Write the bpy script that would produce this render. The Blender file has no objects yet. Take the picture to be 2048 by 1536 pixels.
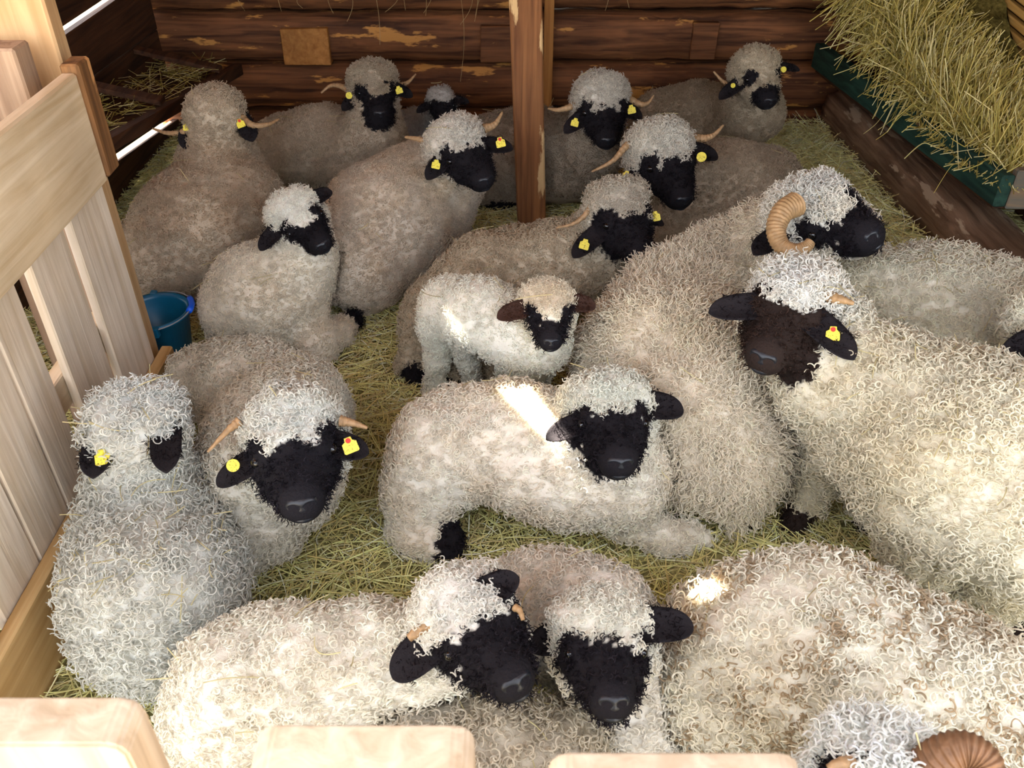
import bpy, bmesh, math, random
import numpy as np
from mathutils import Vector, Matrix
random.seed(7); RNG = np.random.default_rng(11)
SC = bpy.context.scene
COL = SC.collection

# ------------------------------------------------------------------ camera
F, TH, H = 1750.0, math.radians(37.0), 1.9
cam_d = bpy.data.cameras.new('camera'); cam = bpy.data.objects.new('camera', cam_d); COL.objects.link(cam)
cam.location = (0, 0, H); cam.rotation_euler = (math.pi/2 - TH, 0, 0)
cam_d.sensor_width = 36; cam_d.lens = 36*F/2048; cam_d.clip_start = 0.02
cam_d.dof.use_dof = True; cam_d.dof.focus_distance = 2.6; cam_d.dof.aperture_fstop = 9.0
SC.camera = cam
# ------------------------------------------------------------------ world, sun, exposure
SUN_AZ_FROM = (-0.80, 0.60)          # the sun stands to the left and behind the shed
SUN_EL = math.radians(50)
w = bpy.data.worlds.new('sky'); SC.world = w; w.use_nodes = True
nt = w.node_tree; bg = nt.nodes['Background']
sky = nt.nodes.new('ShaderNodeTexSky'); sky.sky_type = 'NISHITA'; sky.sun_disc = False
sky.sun_elevation = SUN_EL; sky.sun_rotation = math.atan2(SUN_AZ_FROM[0], SUN_AZ_FROM[1])
sky.air_density = 1.0; sky.dust_density = 3.0; sky.ozone_density = 0.6
hz_ = nt.nodes.new('ShaderNodeMix'); hz_.data_type = 'RGBA'; hz_.inputs[0].default_value = .72; hz_.inputs[7].default_value = (2.05, 2.0, 1.92, 1)   # thin bright haze
nt.links.new(sky.outputs[0], hz_.inputs[6]); nt.links.new(hz_.outputs[2], bg.inputs[0]); bg.inputs[1].default_value = 0.5
SUNV = Vector((SUN_AZ_FROM[0]*math.cos(SUN_EL), SUN_AZ_FROM[1]*math.cos(SUN_EL), math.sin(SUN_EL)))
sd = bpy.data.lights.new('sun', 'SUN'); sd.energy = 16.0; sd.angle = math.radians(0.53); sd.color = (1, 0.93, 0.82)
sun = bpy.data.objects.new('sun', sd); COL.objects.link(sun); sun.rotation_euler = SUNV.to_track_quat('Z', 'Y').to_euler()
vs = SC.view_settings; vs.view_transform = 'Standard'; vs.look = 'None'; vs.gamma = 1.0; vs.use_curve_mapping = False
vs.exposure = 2.42
cy = SC.cycles; cy.max_bounces = 3; cy.diffuse_bounces = 3; cy.transmission_bounces = 3; cy.transparent_max_bounces = 4   # woolly interreflection dies out quickly

# ------------------------------------------------------------------ pixel -> world helpers
def ray(px, py):
    a = (px-1024)/F; b = (768-py)/F; c, s = math.cos(TH), math.sin(TH)
    return np.array([a, s*b + c, c*b - s])
O = np.array([0, 0, H])
def W(px, py, z):
    r = ray(px, py); return O + r*((z-H)/r[2])
def depth_at(px, py, z): return (z-H)/ray(px, py)[2]
def onX(px, py, x): r = ray(px, py); return O + r*(x/r[0])
def onY(px, py, y): r = ray(px, py); return O + r*(y/r[1])
def P(px, py, t): return O + ray(px, py)*t

# ------------------------------------------------------------------ generic mesh helpers
def lin(r, g, b):
    f = lambda c: (c/255/12.92) if c/255 <= 0.04045 else ((c/255+0.055)/1.055)**2.4
    return (f(r), f(g), f(b))
def link(name, data, mat=None, parent=None, kind=None):
    o = bpy.data.objects.new(name, data); COL.objects.link(o)
    if mat is not None and data is not None: data.materials.append(mat)
    if parent is not None: o.parent = parent
    if kind: o['kind'] = kind
    return o
def mesh(name, v, f, mat, parent=None, smooth=False, kind=None):
    m = bpy.data.meshes.new(name); m.from_pydata([tuple(map(float, p)) for p in v], [], f); m.update()
    if smooth: m.shade_smooth()
    return link(name, m, mat, parent, kind)
def empty(name, loc=(0, 0, 0), kind=None):
    o = bpy.data.objects.new(name, None); COL.objects.link(o); o.location = loc; o.empty_display_size = .1
    if kind: o['kind'] = kind
    return o
def tag(o, label, cat, group=None):
    o['label'] = label; o['category'] = cat
    if group: o['group'] = group
    return o
def bm_obj(name, bm, mat, parent=None, smooth=False, kind=None):
    m = bpy.data.meshes.new(name); bm.to_mesh(m); bm.free()
    if smooth: m.shade_smooth()
    o = link(name, m, mat, parent, kind)
    return o
def hexa(name, c, mat, parent=None, bev=0.004, kind=None, jit=0.0, segs=1):
    """c: 8 corners, bottom loop 0-3 then top loop 4-7"""
    bm = bmesh.new()
    vs_ = [bm.verts.new(Vector(p) + Vector([random.uniform(-jit, jit) for _ in range(3)])) for p in c]
    for q in ((3, 2, 1, 0), (4, 5, 6, 7), (0, 1, 5, 4), (1, 2, 6, 5), (2, 3, 7, 6), (3, 0, 4, 7)):
        bm.faces.new([vs_[i] for i in q])
    bmesh.ops.recalc_face_normals(bm, faces=bm.faces)
    if bev: bmesh.ops.bevel(bm, geom=list(bm.edges), offset=bev, segments=segs, affect='EDGES', profile=.6)
    return bm_obj(name, bm, mat, parent, kind=kind)
def box(name, lo, hi, mat, parent=None, bev=0.004, kind=None, jit=0.0):
    (x0, y0, z0), (x1, y1, z1) = lo, hi
    return hexa(name, [(x0, y0, z0), (x1, y0, z0), (x1, y1, z0), (x0, y1, z0), (x0, y0, z1), (x1, y0, z1), (x1, y1, z1), (x0, y1, z1)], mat, parent, bev, kind, jit)
def tube(name, pts, radii, mat, parent=None, n=10, ridge=0.0, ridge_n=0, kind=None):
    pts = np.array(pts, float); K = len(pts)
    T = np.gradient(pts, axis=0); T /= np.linalg.norm(T, axis=1)[:, None]
    up = np.array([0.3, 0.2, 1.0]); V = []; Fc = []
    u = np.cross(T[0], up); u /= np.linalg.norm(u)
    for i in range(K):
        u = u - T[i]*u.dot(T[i]); u /= np.linalg.norm(u); v = np.cross(T[i], u)
        r = radii[i]*(1 + (ridge*math.sin(i/(K-1)*ridge_n*2*math.pi) if ridge else 0))
        for j in range(n):
            a = 2*math.pi*j/n
            V.append(pts[i] + r*(math.cos(a)*u + math.sin(a)*v))
    for i in range(K-1):
        for j in range(n):
            Fc.append((i*n+j, i*n+(j+1) % n, (i+1)*n+(j+1) % n, (i+1)*n+j))
    Fc.append(tuple(range(n))[::-1]); Fc.append(tuple((K-1)*n+j for j in range(n)))
    return mesh(name, V, Fc, mat, parent, True, kind)
def spline(pts, n):
    pts = np.array(pts, float); K = len(pts); out = []
    pp = np.vstack([2*pts[0]-pts[1], pts, 2*pts[-1]-pts[-2]])
    for s in np.linspace(0, K-1, n):
        i = min(int(s), K-2); t = s-i; a, b, c, d = pp[i:i+4]
        out.append(0.5*((2*b) + (c-a)*t + (2*a-5*b+4*c-d)*t*t + (3*b-a-3*c+d)*t**3))
    return np.array(out)
def hair(name, pts, radii, cols, mat, parent=None, kind='stuff'):
    """pts (N,K,3), radii (N,K), cols (N,3)"""
    N, K, _ = pts.shape
    c = bpy.data.hair_curves.new(name); c.add_curves([K]*N)
    c.attributes['position'].data.foreach_set('vector', np.ascontiguousarray(pts, np.float32).ravel())
    ra = c.attributes.get('radius') or c.attributes.new('radius', 'FLOAT', 'POINT')
    ra.data.foreach_set('value', np.ascontiguousarray(radii, np.float32).ravel())
    ca = c.attributes.new('col', 'FLOAT_COLOR', 'CURVE')
    rgba = np.ones((N, 4), np.float32); rgba[:, :3] = cols
    ca.data.foreach_set('color', rgba.ravel())
    return link(name, c, mat, parent, kind)
def nz(p, f, seed=0):
    """smooth cheap 3-D noise in -1..1 on points"""
    r = np.random.default_rng(seed); v = np.zeros(len(p))
    for k in range(6):
        d = r.normal(size=3); d /= np.linalg.norm(d)
        v += np.sin(p @ d*f*r.uniform(.6, 1.7)*2*math.pi + r.uniform(0, 6.28))
    return v/3.2
def unit(a): return a/np.maximum(np.linalg.norm(a, axis=-1, keepdims=True), 1e-9)

# ------------------------------------------------------------------ materials
def new_mat(name):
    m = bpy.data.materials.new(name); m.use_nodes = True
    return m, m.node_tree, m.node_tree.nodes['Principled BSDF']
def wood(name, c1, c2, axis='z', rough=.75, scale=1.0, patch=None, bump=.3, patch_thr=.56):
    m, t, b = new_mat(name); N, L = t.nodes, t.links
    tc = N.new('ShaderNodeTexCoord'); mp = N.new('ShaderNodeMapping'); L.new(tc.outputs['Object'], mp.inputs[0])
    s = {'x': (1.2, 22, 22), 'y': (22, 1.2, 22), 'z': (22, 22, 1.2)}[axis]
    mp.inputs['Scale'].default_value = [q*scale for q in s]
    n1 = N.new('ShaderNodeTexNoise'); n1.inputs['Scale'].default_value = 1.6; n1.inputs['Detail'].default_value = 7; n1.inputs['Distortion'].default_value = .6
    L.new(mp.outputs[0], n1.inputs[0])
    cr = N.new('ShaderNodeValToRGB'); cr.color_ramp.elements[0].position = .3; cr.color_ramp.elements[1].position = .72
    cr.color_ramp.elements[0].color = (*c1, 1); cr.color_ramp.elements[1].color = (*c2, 1)
    L.new(n1.outputs[0], cr.inputs[0]); out = cr.outputs[0]
    n2 = N.new('ShaderNodeTexNoise'); n2.inputs['Scale'].default_value = 2.2; n2.inputs['Detail'].default_value = 5
    L.new(tc.outputs['Object'], n2.inputs[0])
    mx = N.new('ShaderNodeMix'); mx.data_type = 'RGBA'; mx.blend_type = 'MULTIPLY'; mx.inputs[0].default_value = .55
    r2 = N.new('ShaderNodeValToRGB'); r2.color_ramp.elements[0].color = (.55, .5, .45, 1); r2.color_ramp.elements[1].color = (1.15, 1.12, 1.1, 1)
    r2.color_ramp.elements[0].position = .3; r2.color_ramp.elements[1].position = .65
    L.new(n2.outputs[0], r2.inputs[0]); L.new(out, mx.inputs[6]); L.new(r2.outputs[0], mx.inputs[7]); out = mx.outputs[2]
    if patch:
        mp2 = N.new('ShaderNodeMapping'); L.new(tc.outputs['Object'], mp2.inputs[0])
        mp2.inputs['Scale'].default_value = [{'x': (2.2, 9, 9), 'y': (9, 2.2, 9), 'z': (9, 9, 2.2)}[axis][i] for i in range(3)]
        n3 = N.new('ShaderNodeTexNoise'); n3.inputs['Scale'].default_value = 1.0; n3.inputs['Detail'].default_value = 6; n3.inputs['Roughness'].default_value = .6
        L.new(mp2.outputs[0], n3.inputs[0])
        st = N.new('ShaderNodeValToRGB'); st.color_ramp.elements[0].position = patch_thr; st.color_ramp.elements[1].position = patch_thr+.03
        L.new(n3.outputs[0], st.inputs[0])
        m2 = N.new('ShaderNodeMix'); m2.data_type = 'RGBA'; L.new(st.outputs[0], m2.inputs[0]); L.new(out, m2.inputs[6]); m2.inputs[7].default_value = (*patch, 1); out = m2.outputs[2]
    L.new(out, b.inputs['Base Color']); b.inputs['Roughness'].default_value = rough; b.inputs['Specular IOR Level'].default_value = .25
    bp = N.new('ShaderNodeBump'); bp.inputs['Strength'].default_value = bump; bp.inputs['Distance'].default_value = .01
    L.new(n1.outputs[0], bp.inputs['Height']); L.new(bp.outputs[0], b.inputs['Normal'])
    return m
def plain(name, c, rough=.6, bump=0, scale=60, spec=.3, var=.25):
    m, t, b = new_mat(name); N, L = t.nodes, t.links
    n = N.new('ShaderNodeTexNoise'); n.inputs['Scale'].default_value = scale; n.inputs['Detail'].default_value = 5
    tc = N.new('ShaderNodeTexCoord'); L.new(tc.outputs['Object'], n.inputs[0])
    r = N.new('ShaderNodeValToRGB'); r.color_ramp.elements[0].position = .3; r.color_ramp.elements[1].position = .7
    r.color_ramp.elements[0].color = (*[q*(1-var) for q in c], 1); r.color_ramp.elements[1].color = (*[min(1, q*(1+var)) for q in c], 1)
    L.new(n.outputs[0], r.inputs[0]); L.new(r.outputs[0], b.inputs['Base Color'])
    b.inputs['Roughness'].default_value = rough; b.inputs['Specular IOR Level'].default_value = spec
    if bump:
        bp = N.new('ShaderNodeBump'); bp.inputs['Strength'].default_value = bump; bp.inputs['Distance'].default_value = .004
        L.new(n.outputs[0], bp.inputs['Height']); L.new(bp.outputs[0], b.inputs['Normal'])
    return m
def attr_mat(name, trans=0.0, bump=0.0, rough=.9):
    m, t, b = new_mat(name); N, L = t.nodes, t.links
    a = N.new('ShaderNodeAttribute'); a.attribute_name = 'col'
    if trans:
        d = N.new('ShaderNodeBsdfDiffuse'); tr = N.new('ShaderNodeBsdfTranslucent'); mx = N.new('ShaderNodeMixShader'); mx.inputs[0].default_value = trans
        L.new(a.outputs['Color'], d.inputs[0]); L.new(a.outputs['Color'], tr.inputs[0])
        L.new(d.outputs[0], mx.inputs[1]); L.new(tr.outputs[0], mx.inputs[2]); L.new(mx.outputs[0], N['Material Output'].inputs[0])
    else:
        L.new(a.outputs['Color'], b.inputs['Base Color']); b.inputs['Roughness'].default_value = rough; b.inputs['Specular IOR Level'].default_value = .12
        if bump:
            n = N.new('ShaderNodeTexNoise'); n.inputs['Scale'].default_value = 160; n.inputs['Detail'].default_value = 3
            tc = N.new('ShaderNodeTexCoord'); L.new(tc.outputs['Object'], n.inputs[0])
            bp = N.new('ShaderNodeBump'); bp.inputs['Strength'].default_value = bump; bp.inputs['Distance'].default_value = .006
            L.new(n.outputs[0], bp.inputs['Height']); L.new(bp.outputs[0], b.inputs['Normal'])
    return m
M_SKIN = attr_mat('fleece_base', bump=.6)
M_CURL = attr_mat('fleece_curls', trans=.38)
M_STRAW = attr_mat('straw_blades', trans=.25)
M_NEWZ = wood('new_wood_upright', lin(196, 178, 152), lin(228, 216, 198), 'z')
M_NEWY = wood('new_wood_long', lin(196, 174, 138), lin(228, 212, 184), 'y')
M_KICK = wood('tan_kick_board', lin(168, 130, 78), lin(206, 172, 120), 'y')
M_PICK = wood('picket_wood', lin(168, 146, 118), lin(198, 180, 156), 'z')
M_TIMBER = wood('pale_timber', lin(176, 140, 96), lin(208, 174, 130), 'z')
M_GREYZ = wood('weathered_wood', lin(128, 104, 84), lin(170, 146, 122), 'z')
M_BATTEN = wood('rubbed_brown_wood', lin(84, 58, 36), lin(150, 108, 66), 'z', patch=lin(190, 140, 90), patch_thr=.6)
M_LOGX = wood('dark_log', lin(62, 36, 22), lin(142, 92, 56), 'x', patch=lin(196, 138, 72), patch_thr=.60, bump=.6)
M_DARKY = wood('dark_board', lin(46, 28, 18), lin(92, 60, 38), 'y', bump=.5)
M_BLOCK = wood('square_log_end', lin(150, 98, 46), lin(190, 134, 72), 'y')
M_POST = wood('old_post', lin(100, 62, 36), lin(156, 106, 64), 'z', patch=lin(206, 170, 120), patch_thr=.56, bump=.5)
M_GOLDZ = wood('golden_batten', lin(150, 98, 46), lin(188, 132, 70), 'z')
M_GREEN = wood('green_paint', lin(20, 44, 38), lin(44, 78, 66), 'y', patch=lin(112, 86, 58), patch_thr=.66)
M_BLUEX = wood('worn_blue_wood', lin(92, 100, 96), lin(150, 122, 92), 'x', patch=lin(170, 180, 176), patch_thr=.6)
M_MUDLOG = wood('muddy_log', lin(84, 64, 48), lin(146, 118, 94), 'y', patch=lin(172, 150, 124), patch_thr=.58, bump=.8)
M_SLAT = wood('golden_slat', lin(196, 148, 76), lin(226, 186, 112), 'y')
M_ROOF = wood('roof_board', lin(110, 76, 48), lin(160, 116, 76), 'x')
M_HORN = plain('horn', lin(158, 126, 90), .5, .6, 90)
M_HORND = plain('brown_horn', lin(156, 124, 86), .5, .5, 60)
M_HORNB = plain('dark_brown_horn', lin(116, 84, 58), .55, .6, 60)
M_EAR = plain('black_ear', lin(30, 26, 28), .85, .5, 220, .15)
M_EARB = plain('brown_ear', lin(62, 42, 34), .85, .5, 220, .15)
M_NOSE = plain('nose_leather', lin(17, 20, 27), .42, .25, 120, .5, .15)
M_EYE = plain('eye', lin(12, 10, 10), .08, 0, 10, .6, .1)
M_HOOF = plain('hoof', lin(34, 28, 24), .5, .3, 80)
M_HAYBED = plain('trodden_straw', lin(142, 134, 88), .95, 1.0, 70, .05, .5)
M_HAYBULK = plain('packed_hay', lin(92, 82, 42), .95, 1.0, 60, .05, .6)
M_GROUND = plain('dry_ground', lin(140, 124, 100), .95, .4, 3, .1, .2)
M_BUCKET = plain('teal_plastic', lin(10, 88, 122), .35, .1, 20, .4, .12)
M_BLUE = plain('blue_plastic', lin(14, 82, 205), .35, 0, 20, .4, .1)
M_STEEL = plain('galvanised_wire', lin(130, 132, 134), .4, 0, 20, .5, .1)
M_FEED = plain('dark_feed', lin(56, 44, 32), .9, .8, 90)
mt, tt, bb = new_mat('ear_tag_yellow')
bb.inputs['Roughness'].default_value = .45
_n = tt.nodes; _tc = _n.new('ShaderNodeTexCoord'); _v = _n.new('ShaderNodeTexNoise'); _v.inputs['Scale'].default_value = 260
_r = _n.new('ShaderNodeValToRGB'); _r.color_ramp.elements[0].position = .36; _r.color_ramp.elements[1].position = .42
_r.color_ramp.elements[0].color = (*lin(150, 130, 30), 1); _r.color_ramp.elements[1].color = (*lin(226, 208, 62), 1)
tt.links.new(_tc.outputs['Object'], _v.inputs[0]); tt.links.new(_v.outputs[0], _r.inputs[0]); tt.links.new(_r.outputs[0], bb.inputs['Base Color'])
M_TAG = mt
M_TAGRED = plain('tag_stud_red', lin(200, 50, 40), .5)

# ================================================================== the place
g = mesh('ground', [(-40, -40, -.03), (40, -40, -.03), (40, 40, -.03), (-40, 40, -.03)], [(0, 1, 2, 3)], M_GROUND, kind='structure')
# floor of the pen: uneven trodden straw
nx, ny = 60, 90; fx = np.linspace(-2.0, 2.6, nx); fy = np.linspace(-.2, 5.15, ny)
gx, gy = np.meshgrid(fx, fy); pts = np.stack([gx.ravel(), gy.ravel(), 0*gx.ravel()], 1)
pts[:, 2] = .012*nz(pts, 1.3, 5) + .006*nz(pts, 4, 6) - .006
fl = [(j*nx+i, j*nx+i+1, (j+1)*nx+i+1, (j+1)*nx+i) for j in range(ny-1) for i in range(nx-1)]
floor = mesh('floor', pts, fl, M_HAYBED, None, True, 'structure')

def log(name, a, b, r, mat, parent, flat=.82, n=16, segs=44, seed=0):
    """a rough log from a to b; cross-section slightly flattened"""
    a, b = np.array(a, float), np.array(b, float); d = b-a; L = np.linalg.norm(d); d /= L
    u = np.cross(d, [0, 0, 1.0]); u /= np.linalg.norm(u); v = np.cross(u, d)
    V = []; Fc = []
    for i in range(segs+1):
        c = a + d*L*i/segs
        for j in range(n):
            an = 2*math.pi*j/n
            cu, cv = math.cos(an), math.sin(an)
            e = (abs(cu)**4 + abs(cv)**4)**(-.25)           # squarish round
            V.append(c + r*e*(flat*cu*u + cv*v))
    V = np.array(V); nn = nz(V*np.array([1, 1, 1]), 5, seed)*.006 + nz(V, 16, seed+1)*.003
    cen = np.repeat(np.array([a + d*L*i/segs for i in range(segs+1)]), n, 0)
    V += unit(V-cen)*nn[:, None]
    for i in range(segs):
        for j in range(n): Fc.append((i*n+j, i*n+(j+1) % n, (i+1)*n+(j+1) % n, (i+1)*n+j))
    Fc.append(tuple(range(n))[::-1]); Fc.append(tuple(segs*n+j for j in range(n)))
    return mesh(name, V, Fc, mat, parent, True)

# back wall: stacked logs, daylight slot on the right half, squared ends of cross timbers
YB = 5.0
wb = empty('wall_back', (0, YB, 0), 'structure')
seams = [-.165, .105, .374, .645, .915, 1.185, 1.455, 1.725, 1.995, 2.265, 2.535]
for i in range(len(seams)-1):
    z0, z1 = seams[i], seams[i+1]; zc = (z0+z1)/2
    gap = .005 if i == 3 else 0
    o = log('log', (-2.05, YB+.12, zc), (.15, YB+.12, zc), (z1-z0)/2*.96, M_LOGX, wb, seed=20+i)
    o.matrix_parent_inverse = wb.matrix_world.inverted(); 
    o = log('log', (.15, YB+.12, zc+gap), (2.6, YB+.12, zc+gap), (z1-z0)/2*(.96 if not gap else .93), M_LOGX, wb, seed=40+i)
for (a, b, y0, y1) in ((570, 655, 58, 130), (962, 1022, 52, 124), (1378, 1440, 46, 120)):
    p0 = onY(a, y1, YB-.012); p1 = onY(b, y0, YB-.012)
    box('log_end', (p0[0], YB-.016, p0[2]), (p1[0], YB+.1, p1[2]), M_BLOCK if a == 570 else M_LOGX, wb, .004, jit=.004)
p0 = onY(1085, 215, YB-.05); p1 = onY(1103, 215, YB-.05)
box('batten', (p0[0], YB-.06, p0[2]), (p1[0], YB-.012, 2.4), M_GOLDZ, wb, .003)
zg = onY(1200, 31, YB)[2]
xs = [onY(p_, 31, YB)[0] for p_ in (1104, 1182, 1438, 1462, 1530, 1565)]
box('daylight_block_board', (-2.1, YB+.24, -.05), (2.7, YB+.27, zg-.012), M_LOGX, wb, 0); box('daylight_block_board', (-2.1, YB+.24, zg+.012), (2.7, YB+.27, 2.6), M_LOGX, wb, 0)  # added behind the logs to block daylight between them, except at the slots
for x0_, x1_ in ((-2.1, xs[0]), (xs[1], xs[2]), (xs[3], xs[4]), (xs[5], 2.7)): box('daylight_block_board', (x0_, YB+.245, zg-.012), (x1_, YB+.265, zg+.012), M_LOGX, wb, 0)
for o in list(wb.children): o.matrix_parent_inverse = Matrix.Translation((0, -YB, 0))

# left wall of dark boards with two slots of daylight
XL = -1.95
wl = empty('wall_left', (XL, 4, 0), 'structure')
s2 = onX(270, 292, XL)[2]; s1 = onX(170, 32, XL)[2]
def lb(z0, z1, y0=2.55, y1=5.02): box('board', (XL-.04, y0, z0), (XL, y1, z1), M_DARKY, wl, .004, jit=.003)
e0, e1 = onX(211, 332, XL), onX(312, 262, XL); zsl = (e1[2]-e0[2])/(e1[1]-e0[1])
def zs(yv): return e0[2]+zsl*(yv-e0[1])                    # the lower chink runs slightly downhill
def lb2(za0, za1, zb0, zb1): hexa('board', [(XL-.04, 2.55, za0), (XL, 2.55, za0), (XL, 5.02, za1), (XL-.04, 5.02, za1), (XL-.04, 2.55, zb0), (XL, 2.55, zb0), (XL, 5.02, zb1), (XL-.04, 5.02, zb1)], M_DARKY, wl, .003)
lb2(0, 0, zs(2.55)-.018, zs(5.02)-.018)
zm = .46; lb2(zs(2.55)+.018, zs(5.02)+.018, zm, zm-.16)
k = 2; 
for i in range(k): lb2(zm+.004+(s1-.02-zm)*i/k, zm-.156+(s1+.14-zm)*i/k, zm+(s1-.02-zm)*(i+1)/k, zm-.16+(s1+.14-zm)*(i+1)/k)
zb = s1+.014
for i in range(7): lb(zb+i*.2, zb+(i+1)*.2-.002)
for i in range(5): box('board', (XL-.04, .2, i*.2), (XL, 2.54, i*.2+.198), M_DARKY, wl, .004, jit=.003)
for o in wl.children: o.matrix_parent_inverse = Matrix.Translation((-XL, -4, 0))

# right wall; its unseen front end is extended to shade the nearby sheep
XR = 2.45
wr = empty('wall_right', (XR, 3, 0), 'structure')
for i in range(12): box('board', (XR, .3, i*.22), (XR+.04, 5.05, i*.22+.215), M_DARKY, wr, .004, jit=.003)
for o in wr.children: o.matrix_parent_inverse = Matrix.Translation((-XR, -3, 0))

# unseen roof of boards; its reach and slits are shaped to place shade and sun
ZR = 2.45; ROOF_Y0 = .3
roof = empty('ceiling', (0, 3, ZR), 'structure')
s = SUNV/SUNV.z
def up_sun(p): return np.array([p[0]+s.x*(ZR-p[2]), p[1]+s.y*(ZR-p[2])])
SLITS = []                                                # (end, end, width at each end)
for p, q, w0, w1 in ((W(1030, 785, .42), W(1240, 1050, .33), .085, .034), (W(1405, 1190, .37), W(1445, 1222, .40), .06, .06), (W(866, 590, .52), W(893, 618, .52), .02, .02)):
    a_, b_ = up_sun(p), up_sun(q)
    if a_[1] > b_[1]: a_, b_, w0, w1 = b_, a_, w1, w0
    SLITS.append((a_, b_, w0, w1))
rows = sorted(set(np.round(np.arange(ROOF_Y0, 5.6, .25), 3)) | {round(float(e[i][1]), 3) for e in SLITS for i in (0, 1)})
for y, y1 in zip(rows[:-1], rows[1:]):
    def slab(l0, l1, r0, r1):
        hexa('roof_board', [(l0, y, ZR), (r0, y, ZR), (r1, y1-.0005, ZR), (l1, y1-.0005, ZR), (l0, y, ZR+.012), (r0, y, ZR+.012), (r1, y1-.0005, ZR+.012), (l1, y1-.0005, ZR+.012)], M_ROOF, roof, .0)
    hit = [e for e in SLITS if e[0][1] <= y+.001 and e[1][1] >= y1-.001]
    if hit:
        a_, b_, w0, w1 = hit[0]
        f0, f1 = (y-a_[1])/(b_[1]-a_[1]), (y1-a_[1])/(b_[1]-a_[1])
        x0, x1 = a_[0]+(b_[0]-a_[0])*f0, a_[0]+(b_[0]-a_[0])*f1; g0, g1 = (w0+(w1-w0)*f0)/2, (w0+(w1-w0)*f1)/2
        slab(-3.4, -3.4, x0-g0, x1-g1); slab(x0+g0, x1+g1, 3.0, 3.0)
    else: slab(-3.4, -3.4, 3.0, 3.0)
for o in roof.children: o.matrix_parent_inverse = Matrix.Translation((0, -3, -ZR))

# ------------------------------------------------------------------ centre post
def quadpost(name, base4, top4, mat, parent=None, bev=.006): return hexa(name, list(base4)+list(top4), mat, parent, bev, jit=.003)
yp = W(1064, 470, 0)[1]
bx0, bx1 = onY(1036, 470, yp)[0], onY(1093, 470, yp)[0]
tp0, tp1 = onY(1018, 0, yp), onY(1085, 0, yp)
ztop = ZR; ext = (ztop)/(tp0[2]); lx0 = bx0+(tp0[0]-bx0)*ext; lx1 = bx1+(tp1[0]-bx1)*ext
post = quadpost('support_post', [(bx0, yp, -.02), (bx1, yp, -.02), (bx1, yp+.13, -.02), (bx0, yp+.13, -.02)],
                [(lx0, yp, ztop), (lx1, yp, ztop), (lx1, yp+.13, ztop), (lx0, yp+.13, ztop)], M_POST)
tag(post, 'tall rough wooden post with peeling patches standing mid-pen among the sheep', 'post')

# ------------------------------------------------------------------ left fence panel
XF = -1.15
fence = empty('slatted_fence', (XF, 1.7, 0))
tag(fence, 'pale slatted wooden fence panel along the left side of the pen', 'fence')
yE = onX(322, 712, XF)[1]
ztopf = onX(140, 142, XF)[2]
zrb = onX(192, 372, XF)[2]            # underside of the broad top rail
zk = .25
fr = fence
bounds = [(232, 705, yE)]
def yrail(px, py): return onX(px, py, XF-.02)[1]
edges = [(yE-.005, yrail(136, 447)+.012), (yrail(128, 455)-.002, yrail(57, 540)+.01), (yrail(45, 556)-.035, yrail(0, 690)+.0)]
y = edges[-1][1]-.006
edges.append((y, y-.17)); edges.append((y-.178, y-.36)); edges.append((y-.385, y-.56)); edges.append((y-.575, y-.75))
for i, (a, b) in enumerate(edges):
    hexa('board', [(XF-.045, b, .03), (XF-.02, b, .03), (XF-.02, a, .03), (XF-.045, a, .03), (XF-.045, b+.004, ztopf-.05), (XF-.02, b+.004, ztopf-.05), (XF-.02, a-.003, ztopf-.05), (XF-.045, a-.003, ztopf-.05)], M_NEWZ, fr, .004)
box('top_rail', (XF-.018, .55, zrb), (XF+.022, yE-.05, ztopf), M_NEWY, fr, .006)
box('end_batten', (XF-.02, yE-.05, zrb+.01), (XF+.03, yE+.03, ztopf+.02), M_BATTEN, fr, .006)
box('kick_board', (XF-.018, .55, 0), (XF+.02, yE+.06, zk), M_KICK, fr, .005)
box('back_rail', (XF-.09, .55, .42), (XF-.047, yE, .52), M_NEWY, fr, .004)
for o in fr.children: o.matrix_parent_inverse = Matrix.Translation((-XF, -1.7, 0))
# gate post behind the fence
q0 = onY(86, 0, 2.42); q1 = onY(-70, 0, 2.42)
gp = box('corner_post', (q1[0]-.02, 2.42, -.03), (q0[0], 2.49, ZR), M_TIMBER, None, .006)
tag(gp, 'thick pale timber corner post rising behind the slatted fence', 'post')
q2 = onY(30, 96, 2.27); q3 = onY(-140, 96, 2.27)
st = box('short_post', (q3[0], 2.26, -.03), (q2[0], 2.345, q2[2]), M_GREYZ, None, .006)
tag(st, 'short weathered grey-brown board in front of the corner post at left edge', 'board')

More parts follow.
